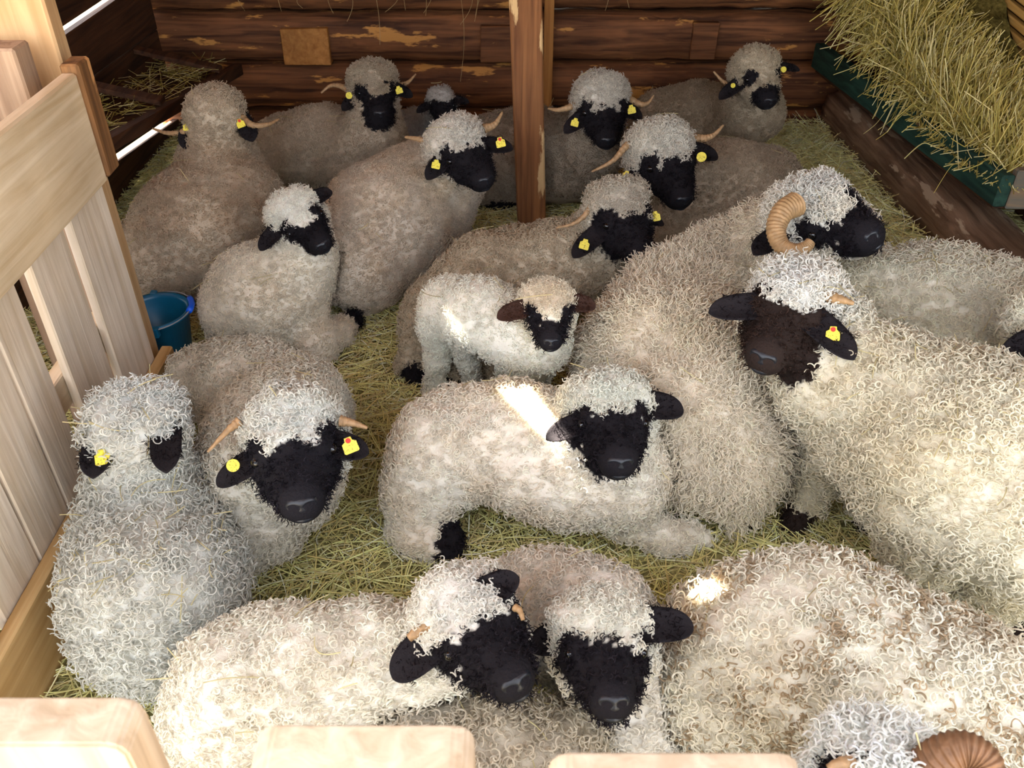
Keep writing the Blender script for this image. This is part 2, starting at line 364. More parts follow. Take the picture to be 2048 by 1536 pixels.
# ------------------------------------------------------------------ foreground pickets
pf = empty('picket_fence', (0, .5, 0))
tag(pf, 'blurred pale picket fence tops along the bottom edge, nearest the camera', 'fence')
def picket(l, r, ytop_px, ybot_px, zt, yback=None):
    b0, b1 = W(l, ytop_px, zt), W(r, ytop_px, zt)            # far edge of top face
    n0, n1 = W(l, ybot_px, zt), W(r, ybot_px, zt)
    yb_, yn = (b0[1]+b1[1])/2, (n0[1]+n1[1])/2
    x0, x1 = b0[0], b1[0]; c = .012
    prof = [(x0, 0), (x1, 0), (x1, zt-c*1.3), (x1-c*.45, zt-c*.35), (x1-c*1.4, zt), (x0+c*1.4, zt), (x0+c*.45, zt-c*.35), (x0, zt-c*1.3)]
    bm = bmesh.new()
    fv = [bm.verts.new((x, yn, z)) for x, z in prof]; bv = [bm.verts.new((x, yb_, z)) for x, z in prof]
    bm.faces.new(fv); bm.faces.new(bv[::-1])
    for i in range(8): bm.faces.new((fv[(i+1) % 8], fv[i], bv[i], bv[(i+1) % 8]))
    bmesh.ops.recalc_face_normals(bm, faces=bm.faces)
    bmesh.ops.bevel(bm, geom=list(bm.edges), offset=.003, segments=2, affect='EDGES')
    return bm_obj('picket', bm, M_PICK, pf)
picket(-150, 283, 1392, 1490, 1.2); picket(512, 948, 1447, 1556, 1.2); picket(1098, 1600, 1502, 1618, 1.2)
box('rail', (-1.1, .30, .85), (.8, .355, .95), M_NEWY, pf)
for o in pf.children: o.matrix_parent_inverse = Matrix.Translation((0, -.5, 0))

# ------------------------------------------------------------------ trough on the left
tr = empty('feed_trough', (-1.7, 4, 0)); tag(tr, 'dark wooden feed trough fixed along the left wall in the back corner', 'trough')
XB = -1.5; xt = XB
def two(p0, p1, yv): a_, b_ = onX(*p0, XB), onX(*p1, XB); return a_[2]+(b_[2]-a_[2])/(b_[1]-a_[1])*(yv-a_[1])
def zbot(yv): return two((205, 318), (371, 219), yv)
def ztp(yv): return two((222, 278), (367, 194), yv)
Y0_, Y1_ = 2.75, 4.95
hexa('front_board', [(XB-.05, Y0_, zbot(Y0_)), (XB, Y0_, zbot(Y0_)), (XB, Y1_, zbot(Y1_)), (XB-.05, Y1_, zbot(Y1_)), (XB-.05, Y0_, ztp(Y0_)), (XB, Y0_, ztp(Y0_)), (XB, Y1_, ztp(Y1_)), (XB-.05, Y1_, ztp(Y1_))], M_DARKY, tr)
hexa('bottom_board', [(XL+.01, Y0_, zbot(Y0_)), (XB-.052, Y0_, zbot(Y0_)), (XB-.052, Y1_, zbot(Y1_)), (XL+.01, Y1_, zbot(Y1_)), (XL+.01, Y0_, zbot(Y0_)+.02), (XB-.052, Y0_, zbot(Y0_)+.02), (XB-.052, Y1_, zbot(Y1_)+.02), (XL+.01, Y1_, zbot(Y1_)+.02)], M_DARKY, tr)
for yy in (3.75, 4.6):
    zq = ztp(yy); hexa('divider', [(XL+.01, yy, zq+.10), (XB-.02, yy, zq+.002), (XB-.02, yy+.07, zq+.002), (XL+.01, yy+.07, zq+.10), (XL+.01, yy, zq+.125), (XB-.02, yy, zq+.025), (XB-.02, yy+.07, zq+.025), (XL+.01, yy+.07, zq+.125)], M_DARKY, tr)
for o in tr.children: o.matrix_parent_inverse = Matrix.Translation((1.7, -4, 0))

# ------------------------------------------------------------------ trough + hay rack on the right
zt_ = .40
c0 = W(1985, 415, zt_); XT = 1.80
XT = c0[0]; YT = c0[1]
hr = empty('hay_trough', (2.0, 4, 0)); tag(hr, 'green painted wooden hay trough with worn blue end board at right', 'trough')
cf = W(1652, 158, zt_)
dxy = (cf[0]-XT)/(cf[1]-YT)
def xt_(yv): return XT + dxy*(yv-YT)
YE = 4.88
hexa('side_board', [(xt_(YT), YT, zt_), (xt_(YT)+.05, YT, zt_), (xt_(YE)+.05, YE, zt_), (xt_(YE), YE, zt_), (xt_(YT), YT, zt_+.13), (xt_(YT)+.05, YT, zt_+.13), (xt_(YE)+.05, YE, zt_+.13), (xt_(YE), YE, zt_+.13)], M_GREEN, hr, .006)
box('end_board', (XT+.052, YT, zt_-.01), (XR-.005, YT+.045, zt_+.15), M_BLUEX, hr, .006)
hexa('bottom_board', [(xt_(YT)+.03, YT+.05, zt_-.03), (XR-.01, YT+.05, zt_-.03), (XR-.01, YE, zt_-.03), (xt_(YE)+.03, YE, zt_-.03), (xt_(YT)+.03, YT+.05, zt_-.002), (XR-.01, YT+.05, zt_-.002), (XR-.01, YE, zt_-.002), (xt_(YE)+.03, YE, zt_-.002)], M_DARKY, hr)
for yy in (YT+.08, 4.2): box('leg', (xt_(yy)+.30, yy, -.02), (xt_(yy)+.38, yy+.08, zt_-.03), M_POST, hr)
for o in hr.children: o.matrix_parent_inverse = Matrix.Translation((-2.0, -4, 0))
la, lb_ = W(1722, 262, .13), W(1990, 525, .13)
dd = (lb_-la); 
lg = log('floor_log', la-dd*.18, lb_+dd*.5, .135, M_MUDLOG, None, 1.0, seed=77)
tag(lg, 'thick muddy brown log lying on the floor beneath the green trough', 'log')
# slatted rack behind the hay
rk = empty('rack_slats', (2.3, 3.5, 1.2)); tag(rk, 'golden ribbed wooden slats of the hay rack in the top right corner', 'rack')
ra_, rb_ = onX(1880, 0, XR-.06), onX(2060, 165, XR-.06)
rd = unit(rb_-ra_); rn = np.cross(rd, [1, 0, 0.0])
if rn[2] < 0: rn = -rn
for i in range(-2, 12):
    c = (ra_+rb_)/2 + rn*i*.052
    ya, yb2 = 4.88, 3.3
    a_, b_ = c+rd*((ya-c[1])/rd[1]), c+rd*((yb2-c[1])/rd[1])
    wv = rn*.017; tv = np.array([.035, 0, 0])
    hexa('slat', [a_-wv, a_-wv+tv, b_-wv+tv, b_-wv, a_+wv, a_+wv+tv, b_+wv+tv, b_+wv], M_SLAT, rk, .006)
for o in rk.children: o.matrix_parent_inverse = Matrix.Translation((-2.3, -3.5, -1.2))

# ------------------------------------------------------------------ bucket
def lathe(name, prof, n, mat, parent, cap=True):
    V = []; Fc = []
    for r, z in prof:
        for j in range(n): V.append((r*math.cos(2*math.pi*j/n), r*math.sin(2*math.pi*j/n), z))
    for i in range(len(prof)-1):
        for j in range(n): Fc.append((i*n+j, i*n+(j+1) % n, (i+1)*n+(j+1) % n, (i+1)*n+j))
    if cap: Fc.append(tuple(range(n))[::-1]); Fc.append(tuple((len(prof)-1)*n+j for j in range(n)))
    return mesh(name, V, Fc, mat, parent, True)
bc = W(309, 624, .24); bk = empty('bucket', (bc[0], bc[1], 0.012)); bk.scale = (.86, .86, .86)
tag(bk, 'teal plastic bucket with blue handle grip beside the fence end', 'bucket')
lathe('pail', [(.095, 0), (.10, .01), (.135, .26), (.145, .262), (.145, .275), (.132, .275), (.125, .255), (.092, .02), (.06, .018), (.001, .018)], 40, M_BUCKET, bk)
lathe('contents', [(.10, .09), (.104, .10), (.05, .108), (.001, .11)], 24, M_FEED, bk)
ang = math.radians(-38)
hp = [(.148*math.cos(t)*math.cos(ang+1.57) + .0, .148*math.cos(t)*math.sin(ang+1.57), .262+.03*math.sin(t)) for t in np.linspace(0, math.pi, 24)]
hp = []
for t in np.linspace(0, math.pi, 26):
    u = math.cos(t)*.150; v = math.sin(t)*.150
    hp.append((u*math.cos(1.9) + v*math.cos(.33), u*math.sin(1.9) + v*math.sin(.33), .268+.012*math.sin(t)))
hd = tube('handle', hp, [.0028]*26, M_STEEL, bk, 6)
tube('handle_grip', hp[10:17], [.012, .014, .012, .014, .012, .014, .012], M_BLUE, hd, 10)
for t in (1.9, 1.9+math.pi):
    x_, y_ = .148*math.cos(t), .148*math.sin(t)
    box('lug', (x_-.014, y_-.014, .235), (x_+.014, y_+.014, .28), M_BUCKET, bk, .004)

# ================================================================== sheep
def smin(a, b, k):
    h = np.maximum(k-np.abs(a-b), 0)/k
    return np.minimum(a, b) - h*h*k*.25
def d_cone(p, a, b, ra, rb):
    ba = b-a; L2 = max(ba.dot(ba), 1e-9); t = np.clip(((p-a) @ ba)/L2, 0, 1)
    return np.linalg.norm(p-a-t[..., None]*ba, axis=-1) - (ra+(rb-ra)*t)
def d_ell(p, c, R, r):
    q = (p-c) @ R; k0 = np.linalg.norm(q/r, axis=-1); k1 = np.linalg.norm(q/(r*r), axis=-1)
    return k0*(k0-1)/np.maximum(k1, 1e-6)
class Prim:
    def __init__(s, kind, args, group, k):
        s.kind, s.args, s.group, s.k = kind, args, group, k
        if kind == 'cone':
            a, b, ra, rb = args; s.lo = np.minimum(a-ra, b-rb); s.hi = np.maximum(a+ra, b+rb)
        else:
            c, R, r = args; m = r.max(); s.lo, s.hi = c-m, c+m
    def d(s, p): return d_cone(p, *s.args) if s.kind == 'cone' else d_ell(p, *s.args)
GK = 0.045
def surface(prims, h, floor_z=None, carve=(), gk=GK):
    lo = np.min([p.lo for p in prims], 0)-.05; hi = np.max([p.hi for p in prims], 0)+.05
    if floor_z is not None: lo[2] = max(lo[2], floor_z-.03)
    n = np.ceil((hi-lo)/h).astype(int)+1
    D = {}
    ax = [lo[i]+h*np.arange(n[i]) for i in range(3)]
    for p in prims:
        g_ = D.setdefault(p.group, np.full(n, 9.0, np.float32))
        m = max(p.k, GK)+3*h
        i0 = np.maximum(((p.lo-m-lo)/h).astype(int), 0); i1 = np.minimum(((p.hi+m-lo)/h).astype(int)+2, n)
        if (i1 <= i0).any(): continue
        sub = np.stack(np.meshgrid(*[ax[i][i0[i]:i1[i]] for i in range(3)], indexing='ij'), -1)
        sl = tuple(slice(i0[i], i1[i]) for i in range(3))
        g_[sl] = smin(g_[sl], p.d(sub).astype(np.float32), p.k)
    G = list(D.values()); d = G[0]
    for q in G[1:]: d = smin(d, q, gk)
    if floor_z is not None: d = np.maximum(d, (floor_z-ax[2])[None, None, :])
    if carve:
        Oth = np.full(n, 9.0, np.float32)
        for p in carve:
            m = .07
            i0 = np.maximum(((p.lo-m-lo)/h).astype(int), 0); i1 = np.minimum(((p.hi+m-lo)/h).astype(int)+2, n)
            if (i1 <= i0).any(): continue
            sub = np.stack(np.meshgrid(*[ax[i][i0[i]:i1[i]] for i in range(3)], indexing='ij'), -1)
            sl = tuple(slice(i0[i], i1[i]) for i in range(3))
            Oth[sl] = smin(Oth[sl], p.d(sub).astype(np.float32), p.k)
        d = np.maximum(d, .029-Oth)
    # ---- naive surface nets
    ins = d < 0
    c = np.zeros(tuple(n-1), np.int8)
    for dx in (0, 1):
        for dy in (0, 1):
            for dz in (0, 1): c += ins[dx:n[0]-1+dx, dy:n[1]-1+dy, dz:n[2]-1+dz]
    cells = np.argwhere((c > 0) & (c < 8)); idx = -np.ones(tuple(n-1), np.int64); idx[tuple(cells.T)] = np.arange(len(cells))
    acc = np.zeros((len(cells), 3)); cnt = np.zeros(len(cells))
    offs = [np.array(o) for o in ((0, 0, 0), (1, 0, 0), (0, 1, 0), (1, 1, 0), (0, 0, 1), (1, 0, 1), (0, 1, 1), (1, 1, 1))]
    for i in range(8):
        for j in range(i+1, 8):
            if np.abs(offs[i]-offs[j]).sum() != 1: continue
            va = d[tuple((cells+offs[i]).T)]; vb = d[tuple((cells+offs[j]).T)]
            m = (va < 0) != (vb < 0); t = np.where(m, va/np.where(m, va-vb, 1), 0)[:, None]
            acc += np.where(m[:, None], offs[i]+t*(offs[j]-offs[i]), 0); cnt += m
    V = lo + h*(cells + acc/cnt[:, None])
    Q = []
    for a in range(3):
        b, e = (a+1) % 3, (a+2) % 3
        sl0 = [slice(None)]*3; sl1 = [slice(None)]*3; sl0[a] = slice(0, -1); sl1[a] = slice(1, None)
        x = ins[tuple(sl0)] != ins[tuple(sl1)]
        E_ = np.argwhere(x); E_ = E_[(E_[:, b] > 0) & (E_[:, e] > 0) & (E_[:, b] < n[b]-1) & (E_[:, e] < n[e]-1)]
        ub = np.zeros(3, int); ub[b] = 1; ue = np.zeros(3, int); ue[e] = 1
        q = np.stack([idx[tuple((E_-ub-ue).T)], idx[tuple((E_-ue).T)], idx[tuple(E_.T)], idx[tuple((E_-ub).T)]], 1)
        flip = ~ins[tuple(E_.T)]; q[flip] = q[flip][:, ::-1]; Q.append(q)
    return V, np.concatenate(Q)
def vnormals(V, Q):
    nrm = np.cross(V[Q[:, 2]]-V[Q[:, 0]], V[Q[:, 3]]-V[Q[:, 1]]); N = np.zeros_like(V)
    for i in range(4): np.add.at(N, Q[:, i], nrm)
    return unit(N)
def quick_mesh(name, V, Q, mat, parent, cols=None):
    m = bpy.data.meshes.new(name); m.vertices.add(len(V)); m.vertices.foreach_set('co', V.astype(np.float32).ravel())
    m.loops.add(Q.size); m.loops.foreach_set('vertex_index', Q.astype(np.int32).ravel())
    m.polygons.add(len(Q)); m.polygons.foreach_set('loop_start', np.arange(0, Q.size, 4, dtype=np.int32))
    m.update(calc_edges=True); m.validate(); m.shade_smooth()
    if cols is not None:
        a = m.attributes.new('col', 'FLOAT_COLOR', 'POINT'); c4 = np.ones((len(V), 4), np.float32); c4[:, :3] = cols; a.data.foreach_set('color', c4.ravel())
    return link(name, m, mat, parent)

WOOL = {   # lock length, curl radius, turns, strand radius, density per m2, points
    'curly': (.020, .0078, 1.30, .0019, 10500, 10),
    'short': (.016, .0064, 1.25, .0017, 12500, 9),
    'long': (.046, .0066, 1.5, .0016, 13000, 11),
    'shaggy': (.032, .0090, 1.45, .0019, 10000, 12),
}
# nose leather, one shared mesh in head coordinates
def make_nose_mesh():
    I3 = np.eye(3)
    pr = [Prim('ell', (np.array([0, .150, -.012]), I3, np.array([.028, .030, .024])), 'n', .01),
          Prim('cone', (np.array([-.017, .164, -.008]), np.array([.017, .164, -.008]), .0145, .0145), 'n', .010),
          Prim('cone', (np.array([0, .167, -.010]), np.array([0, .169, -.032]), .012, .009), 'n', .01),
          Prim('ell', (np.array([0, .148, -.046]), I3, np.array([.026, .030, .012])), 'n', .006)]
    lo = np.array([-.07, .09, -.08]); h = .0022; n = np.array([64, 56, 54])
    V, Q = surface(pr, .0025)
    for sx in (-1, 1):                                      # press the nostrils in
        c = np.array([sx*.0155, .180, -.008]); dv = (V-c)/np.array([.010, .014, .0055]); rr = np.linalg.norm(dv, axis=1)
        V[:, 1] -= .010*np.exp(-rr**2)
    m = bpy.data.meshes.new('nose'); m.from_pydata(V.tolist(), [], Q.tolist()); m.update(); m.shade_smooth(); m.materials.append(M_NOSE)
    return m
NOSE = make_nose_mesh()
EYE = bpy.data.meshes.new('eye'); _b = bmesh.new(); bmesh.ops.create_uvsphere(_b, u_segments=14, v_segments=8, radius=1.0); _b.to_mesh(EYE); _b.free(); EYE.shade_smooth(); EYE.materials.append(M_EYE)

def make_ear(base, tip, up, width, mat, parent):
    base, tip = np.array(base), np.array(tip); ax = tip-base; L = np.linalg.norm(ax); ax = ax/L
    n = up-ax*up.dot(ax); n /= np.linalg.norm(n); sd_ = np.cross(ax, n)
    U, Vn = 22, 9; top = []; bot = []
    for i in range(U):
        u = 1-(1-i/(U-1))**1.7; hw = width*max((.5+.5*math.sin(math.pi*min(u, .55)/1.1)) if u < .55 else max(0, 1-((u-.55)/.45)**4)**.5, .05)
        for j in range(Vn):
            v = 2*j/(Vn-1)-1
            c = base + ax*L*u + sd_*hw*v + n*(.35*hw*v*v - .10*L*u*u + .03*L*math.sin(3*u))
            th = .0045*(1-abs(v)**3)*(1-.5*u)+.0008
            top.append(c+n*th); bot.append(c-n*th)
    V = top+bot; K = U*Vn; Fc = []
    for i in range(U-1):
        for j in range(Vn-1):
            a = i*Vn+j; Fc.append((a, a+1, a+Vn+1, a+Vn)); Fc.append((K+a, K+a+Vn, K+a+Vn+1, K+a+1))
    rim = [j for j in range(Vn)] + [i*Vn+Vn-1 for i in range(1, U)] + [(U-1)*Vn+j for j in range(Vn-2, -1, -1)] + [i*Vn for i in range(U-2, 0, -1)]
    for i in range(len(rim)):
        a, b = rim[i], rim[(i+1) % len(rim)]; Fc.append((a, K+a, K+b, b))
    return mesh('ear', V, Fc, mat, parent, True), (base, ax, n, sd_, L)
def make_tag(center, n, vdir, size, rnd, parent, red):
    n = unit(np.array(n)); v = np.array(vdir)-n*np.dot(vdir, n); v = unit(v); u = np.cross(n, v); c = np.array(center)
    if rnd: prof = [(math.cos(a)*.5, math.sin(a)*.5) for a in np.linspace(0, 2*math.pi, 18, endpoint=False)]
    else: prof = [(-.22, .55), (.22, .55), (.26, .3), (.48, .18), (.5, -.42), (.42, -.5), (-.42, -.5), (-.5, -.42), (-.48, .18), (-.26, .3)]
    K = len(prof); V = [c+size*(a*u+b*v)+n*.0015 for a, b in prof] + [c+size*(a*u+b*v)-n*.0015 for a, b in prof]
    Fc = [tuple(range(K)), tuple(range(2*K-1, K-1, -1))] + [(i, K+i, K+(i+1) % K, (i+1) % K) for i in range(K)]
    # round stud
    sc_ = c+(0 if rnd else size*.32)*v; b0 = len(V); r = size*.17
    for zz in (.001, .005):
        for a in np.linspace(0, 2*math.pi, 12, endpoint=False): V.append(sc_+n*zz+r*(math.cos(a)*u+math.sin(a)*v))
    for i in range(12): Fc.append((b0+i, b0+(i+1) % 12, b0+12+(i+1) % 12, b0+12+i))
    Fc.append(tuple(b0+12+i for i in range(12)))
    o = mesh('ear_tag', V, Fc, M_TAG, parent); o.data.materials.append(M_TAGRED if red else M_TAG)
    for p in list(o.data.polygons)[-13:]: p.material_index = 1
    o['label'] = 'round yellow plastic ear tag' if rnd else 'yellow plastic ear tag'
    return o

PATCHES = []          # footprints, used to thin straw under the bodies
ALLBODY = []
PLACED = [Prim('cone', (np.array([(bx0+bx1)/2, yp+.065, 0]), np.array([(bx0+bx1)/2-.02, yp+.065, 1.2]), .085, .085), 'x', .01),
          Prim('cone', (np.array([bk.location.x, bk.location.y, -.1]), np.array([bk.location.x, bk.location.y, .24]), .13, .13), 'x', .01)]
def sheep(name, label, cat, spine, head, ears=(), horns=(), legs=(), tags=(), color=(.7, .64, .55), dirt=(.5, .4, .28), dirt_amt=.3,
          wool='curly', face='full', hs=None, h=.0085, head_color=None, floor=True, roll=0.0, eyes=True, earmat=None, black=(30, 27, 30), nose=True, tipdark=0.0, headup=None, curl_len=1.0):
    prims = []; blk = []; sid = len(ALLBODY)+1
    # --- head frame
    if head is not None:
        (hx, hy, hz), nose_s = head
        poll = W(hx, hy, hz); s_ = hs or 1.0
        if nose_s[0] == 'off': nz_ = np.array(poll+np.array(nose_s[1:]))
        else:                                              # nose lies on its sight line, one head length from the poll, on the near side
            r_ = ray(nose_s[0], nose_s[1]); rl = np.linalg.norm(r_); r_ = r_/rl; q_ = poll-O; tm = q_.dot(r_); pd = np.linalg.norm(q_-r_*tm)
            hl = .25*s_; nz_ = O + r_*(tm - math.sqrt(max(hl*hl-pd*pd, 0)))
            if pd > hl*1.05: print('HEAD', name, hx, hy, 'pixels ask for scale', round(pd/.25, 2))
        ln = np.linalg.norm(nz_-poll)
        fw = (nz_-poll)/ln; upv = np.array(headup if headup is not None else (0, 0, 1.0)); uz = upv-fw*upv.dot(fw); uz /= np.linalg.norm(uz); ux = np.cross(fw, uz)
        if roll:
            cr_, sr_ = math.cos(roll), math.sin(roll); ux, uz = ux*cr_+uz*sr_, uz*cr_-ux*sr_
        R = np.stack([ux, fw, uz], 1)                     # canonical -> world columns
        org = poll + fw*.075*s_
        C = lambda x, y, z: org + R @ (np.array([x, y, z])*s_)
        def hc(a, b, ra, rb, k=.02): prims.append(Prim('cone', (C(*a), C(*b), ra*s_, rb*s_), 'head', k*s_))
        def he(c, r, k=.025): prims.append(Prim('ell', (C(*c), R, np.array(r)*s_), 'head', k*s_))
        he((0, -.01, 0), (.074, .11, .074))
        hc((0, .05, -.004), (0, .133, -.02), .064, .049); hc((0, 0, -.05), (0, .118, -.045), .058, .037)
        for sx in (-1, 1):
            hc((sx*.05, -.02, -.03), (sx*.032, .06, -.03), .055, .045)
            he((sx*.05, .03, .032), (.03, .035, .028))
            he((sx*.052, -.07, -.02), (.056, .062, .062), .03)
        he((0, -.055, .038), (.103, .079, .064), .025); he((0, -.008, .052), (.066, .042, .028), .02)
        if spine is not None and len(spine):
            q = spine[-1]; t = depth_at(q[0], q[1], q[2]); prims.append(Prim('cone', (W(*q[:3]), C(0, -.085, -.03), q[3]*t/F, .082*s_), 'body', .07))
    if spine:
        S_ = [(W(*q[:3]), q[3]*depth_at(*q[:3])/F) for q in spine]
        for (a, ra), (b, rb) in zip(S_[:-1], S_[1:]): prims.append(Prim('cone', (a, b, ra, rb), 'body', .07))
        if len(S_) == 1: prims.append(Prim('cone', (S_[0][0], S_[0][0]+[0, 0, .01], S_[0][1], S_[0][1]), 'body', .07))
    for lg_ in legs:                                        # chain of (px,py,z,rpx[,black])
        Q_ = [(W(*q[:3]), q[3]*depth_at(*q[:3])/F, len(q) > 4) for q in lg_]
        for (a, ra, _), (b, rb, bl) in zip(Q_[:-1], Q_[1:]): prims.append(Prim('cone', (a, b, ra, rb), 'legs', .03))
        for (a, ra, bl) in Q_:
            if bl: blk.append((a, ra*1.35+.012))
    V, Q = surface(prims, h, .004 if floor else None, [p for p in PLACED if (p.hi > np.min([q.lo for q in prims], 0)-.05).all() and (p.lo < np.max([q.hi for q in prims], 0)+.05).all()], .018 if cat == 'lamb' else GK)
    PLACED.extend(prims)
    N = vnormals(V, Q)
    base = np.array([V[:, 0].mean(), V[:, 1].mean(), 0])
    root = empty(name, base); tag(root, label, cat, 'sheep resting on the straw')
    # --- pigment
    def pigment(p):
        c = np.array(lin(*color) if max(color) > 1.5 else color); n_ = len(p)
        bw = np.zeros(n_)
        j1 = nz(p, 40, sid)*.007 + nz(p, 14, sid+3)*.006
        hm = np.zeros(n_, bool)
        if head is not None:
            q = ((p-org) @ R)/s_; hm = (np.abs(q[:, 0]) < .2) & (q[:, 1] > -.17) & (q[:, 1] < .25) & (np.abs(q[:, 2]) < .19)
            def E(cx, cy, cz, rx, ry, rz): return np.sqrt(((q[:, 0]-cx)/rx)**2+((q[:, 1]-cy)/ry)**2+((q[:, 2]-cz)/rz)**2)*min(rx, ry, rz)-min(rx, ry, rz)
            if face == 'full': D = np.minimum.reduce([E(0, .125, -.03, .088, .098, .09), E(.066, .035, .01, .042, .045, .046), E(-.066, .035, .01, .042, .045, .046), E(0, .075, .0, .08, .06, .062)])
            elif face == 'wide': D = np.minimum.reduce([E(0, .11, -.03, .105, .115, .10), E(.066, .03, .01, .05, .05, .05), E(-.066, .03, .01, .05, .05, .05)])
            elif face == 'panda': D = np.minimum.reduce([E(0, .148, -.022, .068, .064, .066), E(.064, .045, .026, .026, .034, .034), E(-.064, .045, .026, .026, .034, .034)])
            elif face == 'link': D = np.minimum.reduce([E(0, .14, -.025, .075, .072, .075), E(.064, .04, .02, .03, .042, .036), E(-.064, .04, .02, .03, .042, .036), E(.05, .08, .01, .022, .05, .03), E(-.05, .08, .01, .022, .05, .03)])
            else: D = np.full(n_, 1.0)
            bw = np.where(hm & (D + j1 < .006), 1.0, bw)
        for (a, ra) in blk: bw = np.where(np.linalg.norm(p-a, axis=1)-ra + j1 < 0, 1.0, bw)
        dn = np.clip((nz(p, 2.3, sid+9)*.6 + nz(p, 7, sid+12)*.35 + .15), 0, 1)*dirt_amt
        out = c*(1-dn[:, None]) + np.array(lin(*dirt) if max(dirt) > 1.5 else dirt)*dn[:, None]
        if head is not None and head_color is not None:
            q = ((p-org) @ R)/s_; wgt = np.clip(1.6-np.linalg.norm(q-[0, -.02, .03], axis=1)/.11, 0, 1)[:, None]
            out = out*(1-wgt)+np.array(lin(*head_color))*wgt
        lum = (out @ np.array([.3, .59, .11]))[:, None]; out = (out*.75+lum*.25)*1.34*np.array([.988, 1.0, .972]); out *= np.minimum(1, .89/out.max(1))[:, None]
        out = np.where(bw[:, None] > .5, np.array(lin(*black)), out)
        return out, bw
    cols, bw = pigment(V)
    lump = nz(V, 6, sid+30)*.008 + nz(V, 15, sid+31)*.004
    Vd = V + N*(lump*(1-bw))[:, None]*(1 if wool != 'short' else .5)
    Vd[:, 2] = np.maximum(Vd[:, 2], .002) if floor else Vd[:, 2]
    bo = quick_mesh('body', Vd-base, Q, M_SKIN, root, cols*.86)  # skin darkened evenly: shade between the curls put into its colour
    ALLBODY.append((Vd, N, bw))
    # --- fleece
    L, Rr, tu, sr, den, K = WOOL[wool]; L *= curl_len
    T = np.concatenate([Q[:, [0, 1, 2]], Q[:, [0, 2, 3]]]); a, b, c = Vd[T[:, 0]], Vd[T[:, 1]], Vd[T[:, 2]]
    ar = np.linalg.norm(np.cross(b-a, c-a), axis=1)/2; rg = np.random.default_rng(100+sid)
    ok = (N[T[:, 0]][:, 2] > -.55) & (a[:, 2] > .012) & ((N[T[:, 0]]*unit(O-a)).sum(1) > -.5); ar = ar*ok
    n = int(ar.sum()*den*.92); ti = rg.choice(len(T), n, p=ar/ar.sum())
    u, v = rg.random(n), rg.random(n); fl_ = u+v > 1; u[fl_], v[fl_] = 1-u[fl_], 1-v[fl_]
    p = a[ti]+(b-a)[ti]*u[:, None]+(c-a)[ti]*v[:, None]; nn = unit(N[T[ti, 0]]*(1-u-v)[:, None]+N[T[ti, 1]]*u[:, None]+N[T[ti, 2]]*v[:, None])
    pc, pb = pigment(p)
    if head is not None and nose:                           # bare nose leather
        q = ((p-org) @ R)/s_; keep = ~((q[:, 1] > .148) & (np.abs(q[:, 0]) < .04) & (q[:, 2] > -.05))
        p, nn, pc, pb = p[keep], nn[keep], pc[keep], pb[keep]
        n = len(p)
    def locks(p, nn, pc, L, Rr, tu, sr, K, stiff):
        n = len(p); g_ = np.array([0, 0, -1.0]); gt = g_-nn*(nn @ g_)[:, None]
        sw = np.stack([nz(p, 3, sid+50), nz(p, 3, sid+51), nz(p, 3, sid+52)], 1)
        ax = unit(nn*stiff + gt*.45 + sw*.35 + rg.normal(size=(n, 3))*.28)
        r1 = unit(np.cross(ax, rg.normal(size=(n, 3)))); r2 = np.cross(ax, r1)
        t = np.linspace(0, 1, K)[None, :]; ph = rg.uniform(0, 6.28, n)[:, None]
        Ls = (L*rg.uniform(.7, 1.3, n))[:, None]; Rs = (Rr*rg.uniform(.7, 1.25, n))[:, None]; hand = rg.choice([-1, 1], n)[:, None]
        th = ph + hand*tu*rg.uniform(.8, 1.2, n)[:, None]*2*math.pi*t; rr = Rs*np.minimum(1, t*2.5)*(1-.25*t)
        X = p[:, None, :] - nn[:, None, :]*.002 + ax[:, None, :]*(Ls*t)[..., None] + r1[:, None, :]*(rr*np.cos(th))[..., None] + r2[:, None, :]*(rr*np.sin(th))[..., None]
        rad = sr*rg.uniform(.75, 1.25, n)[:, None]*(1-.35*t)
        br = rg.uniform(.78, 1.16, n)[:, None]
        return X, rad, np.clip(pc*br, 0, .93)
    wm = pb < .5
    pcw = pc[wm].copy()
    if tipdark: 
        dk = rg.random(len(pcw)) < tipdark*np.clip(nz(p[wm], 3, sid+70)+.6, 0, 1.2); pcw[dk] *= np.array([.52, .42, .33])
    if head is not None and hs != 0:
        q = ((p[wm]-org) @ R)/s_; onhead = np.linalg.norm(q-[0, -.01, .02], axis=1) < .135
    else: onhead = np.zeros(wm.sum(), bool)
    bod = ~onhead; X, rad, cc = locks(p[wm][bod], nn[wm][bod], pcw[bod], L, Rr, tu, sr, K, .5)
    X -= base
    hair('fleece', X, rad, cc, M_CURL, root)
    if onhead.sum() > 10:
        hl_ = .017 if wool in ('short', 'curly') else .026
        ph_, nh_, ch_ = p[wm][onhead], nn[wm][onhead], pcw[onhead]; ph_ = np.concatenate([ph_, ph_+rg.normal(size=ph_.shape)*.004]); nh_ = np.tile(nh_, (2, 1)); ch_ = np.tile(ch_, (2, 1))
        X, rad, cc = locks(ph_, nh_, ch_, hl_*s_, .0062*s_, 1.3, .0016*s_, 10, .55); X -= base
        hair('topknot', X, rad, cc, M_CURL, root)
    if (~wm).sum() > 10:
        pp, n2, c2 = p[~wm], nn[~wm], pc[~wm]
        rep = 2; pp = np.repeat(pp, rep, 0)+rg.normal(size=(len(pp)*rep, 3))*.004; n2 = np.repeat(n2, rep, 0); c2 = np.repeat(c2, rep, 0)*rg.uniform(.7, 2.6, (len(pp), 1))
        X, rad, cc = locks(pp, n2, c2, .014, .0034, 1.0, .0010, 7, .6); X -= base
        hair('dark_hair', X, rad, cc, M_CURL, root)
    # --- parts of the head
    EARS = []
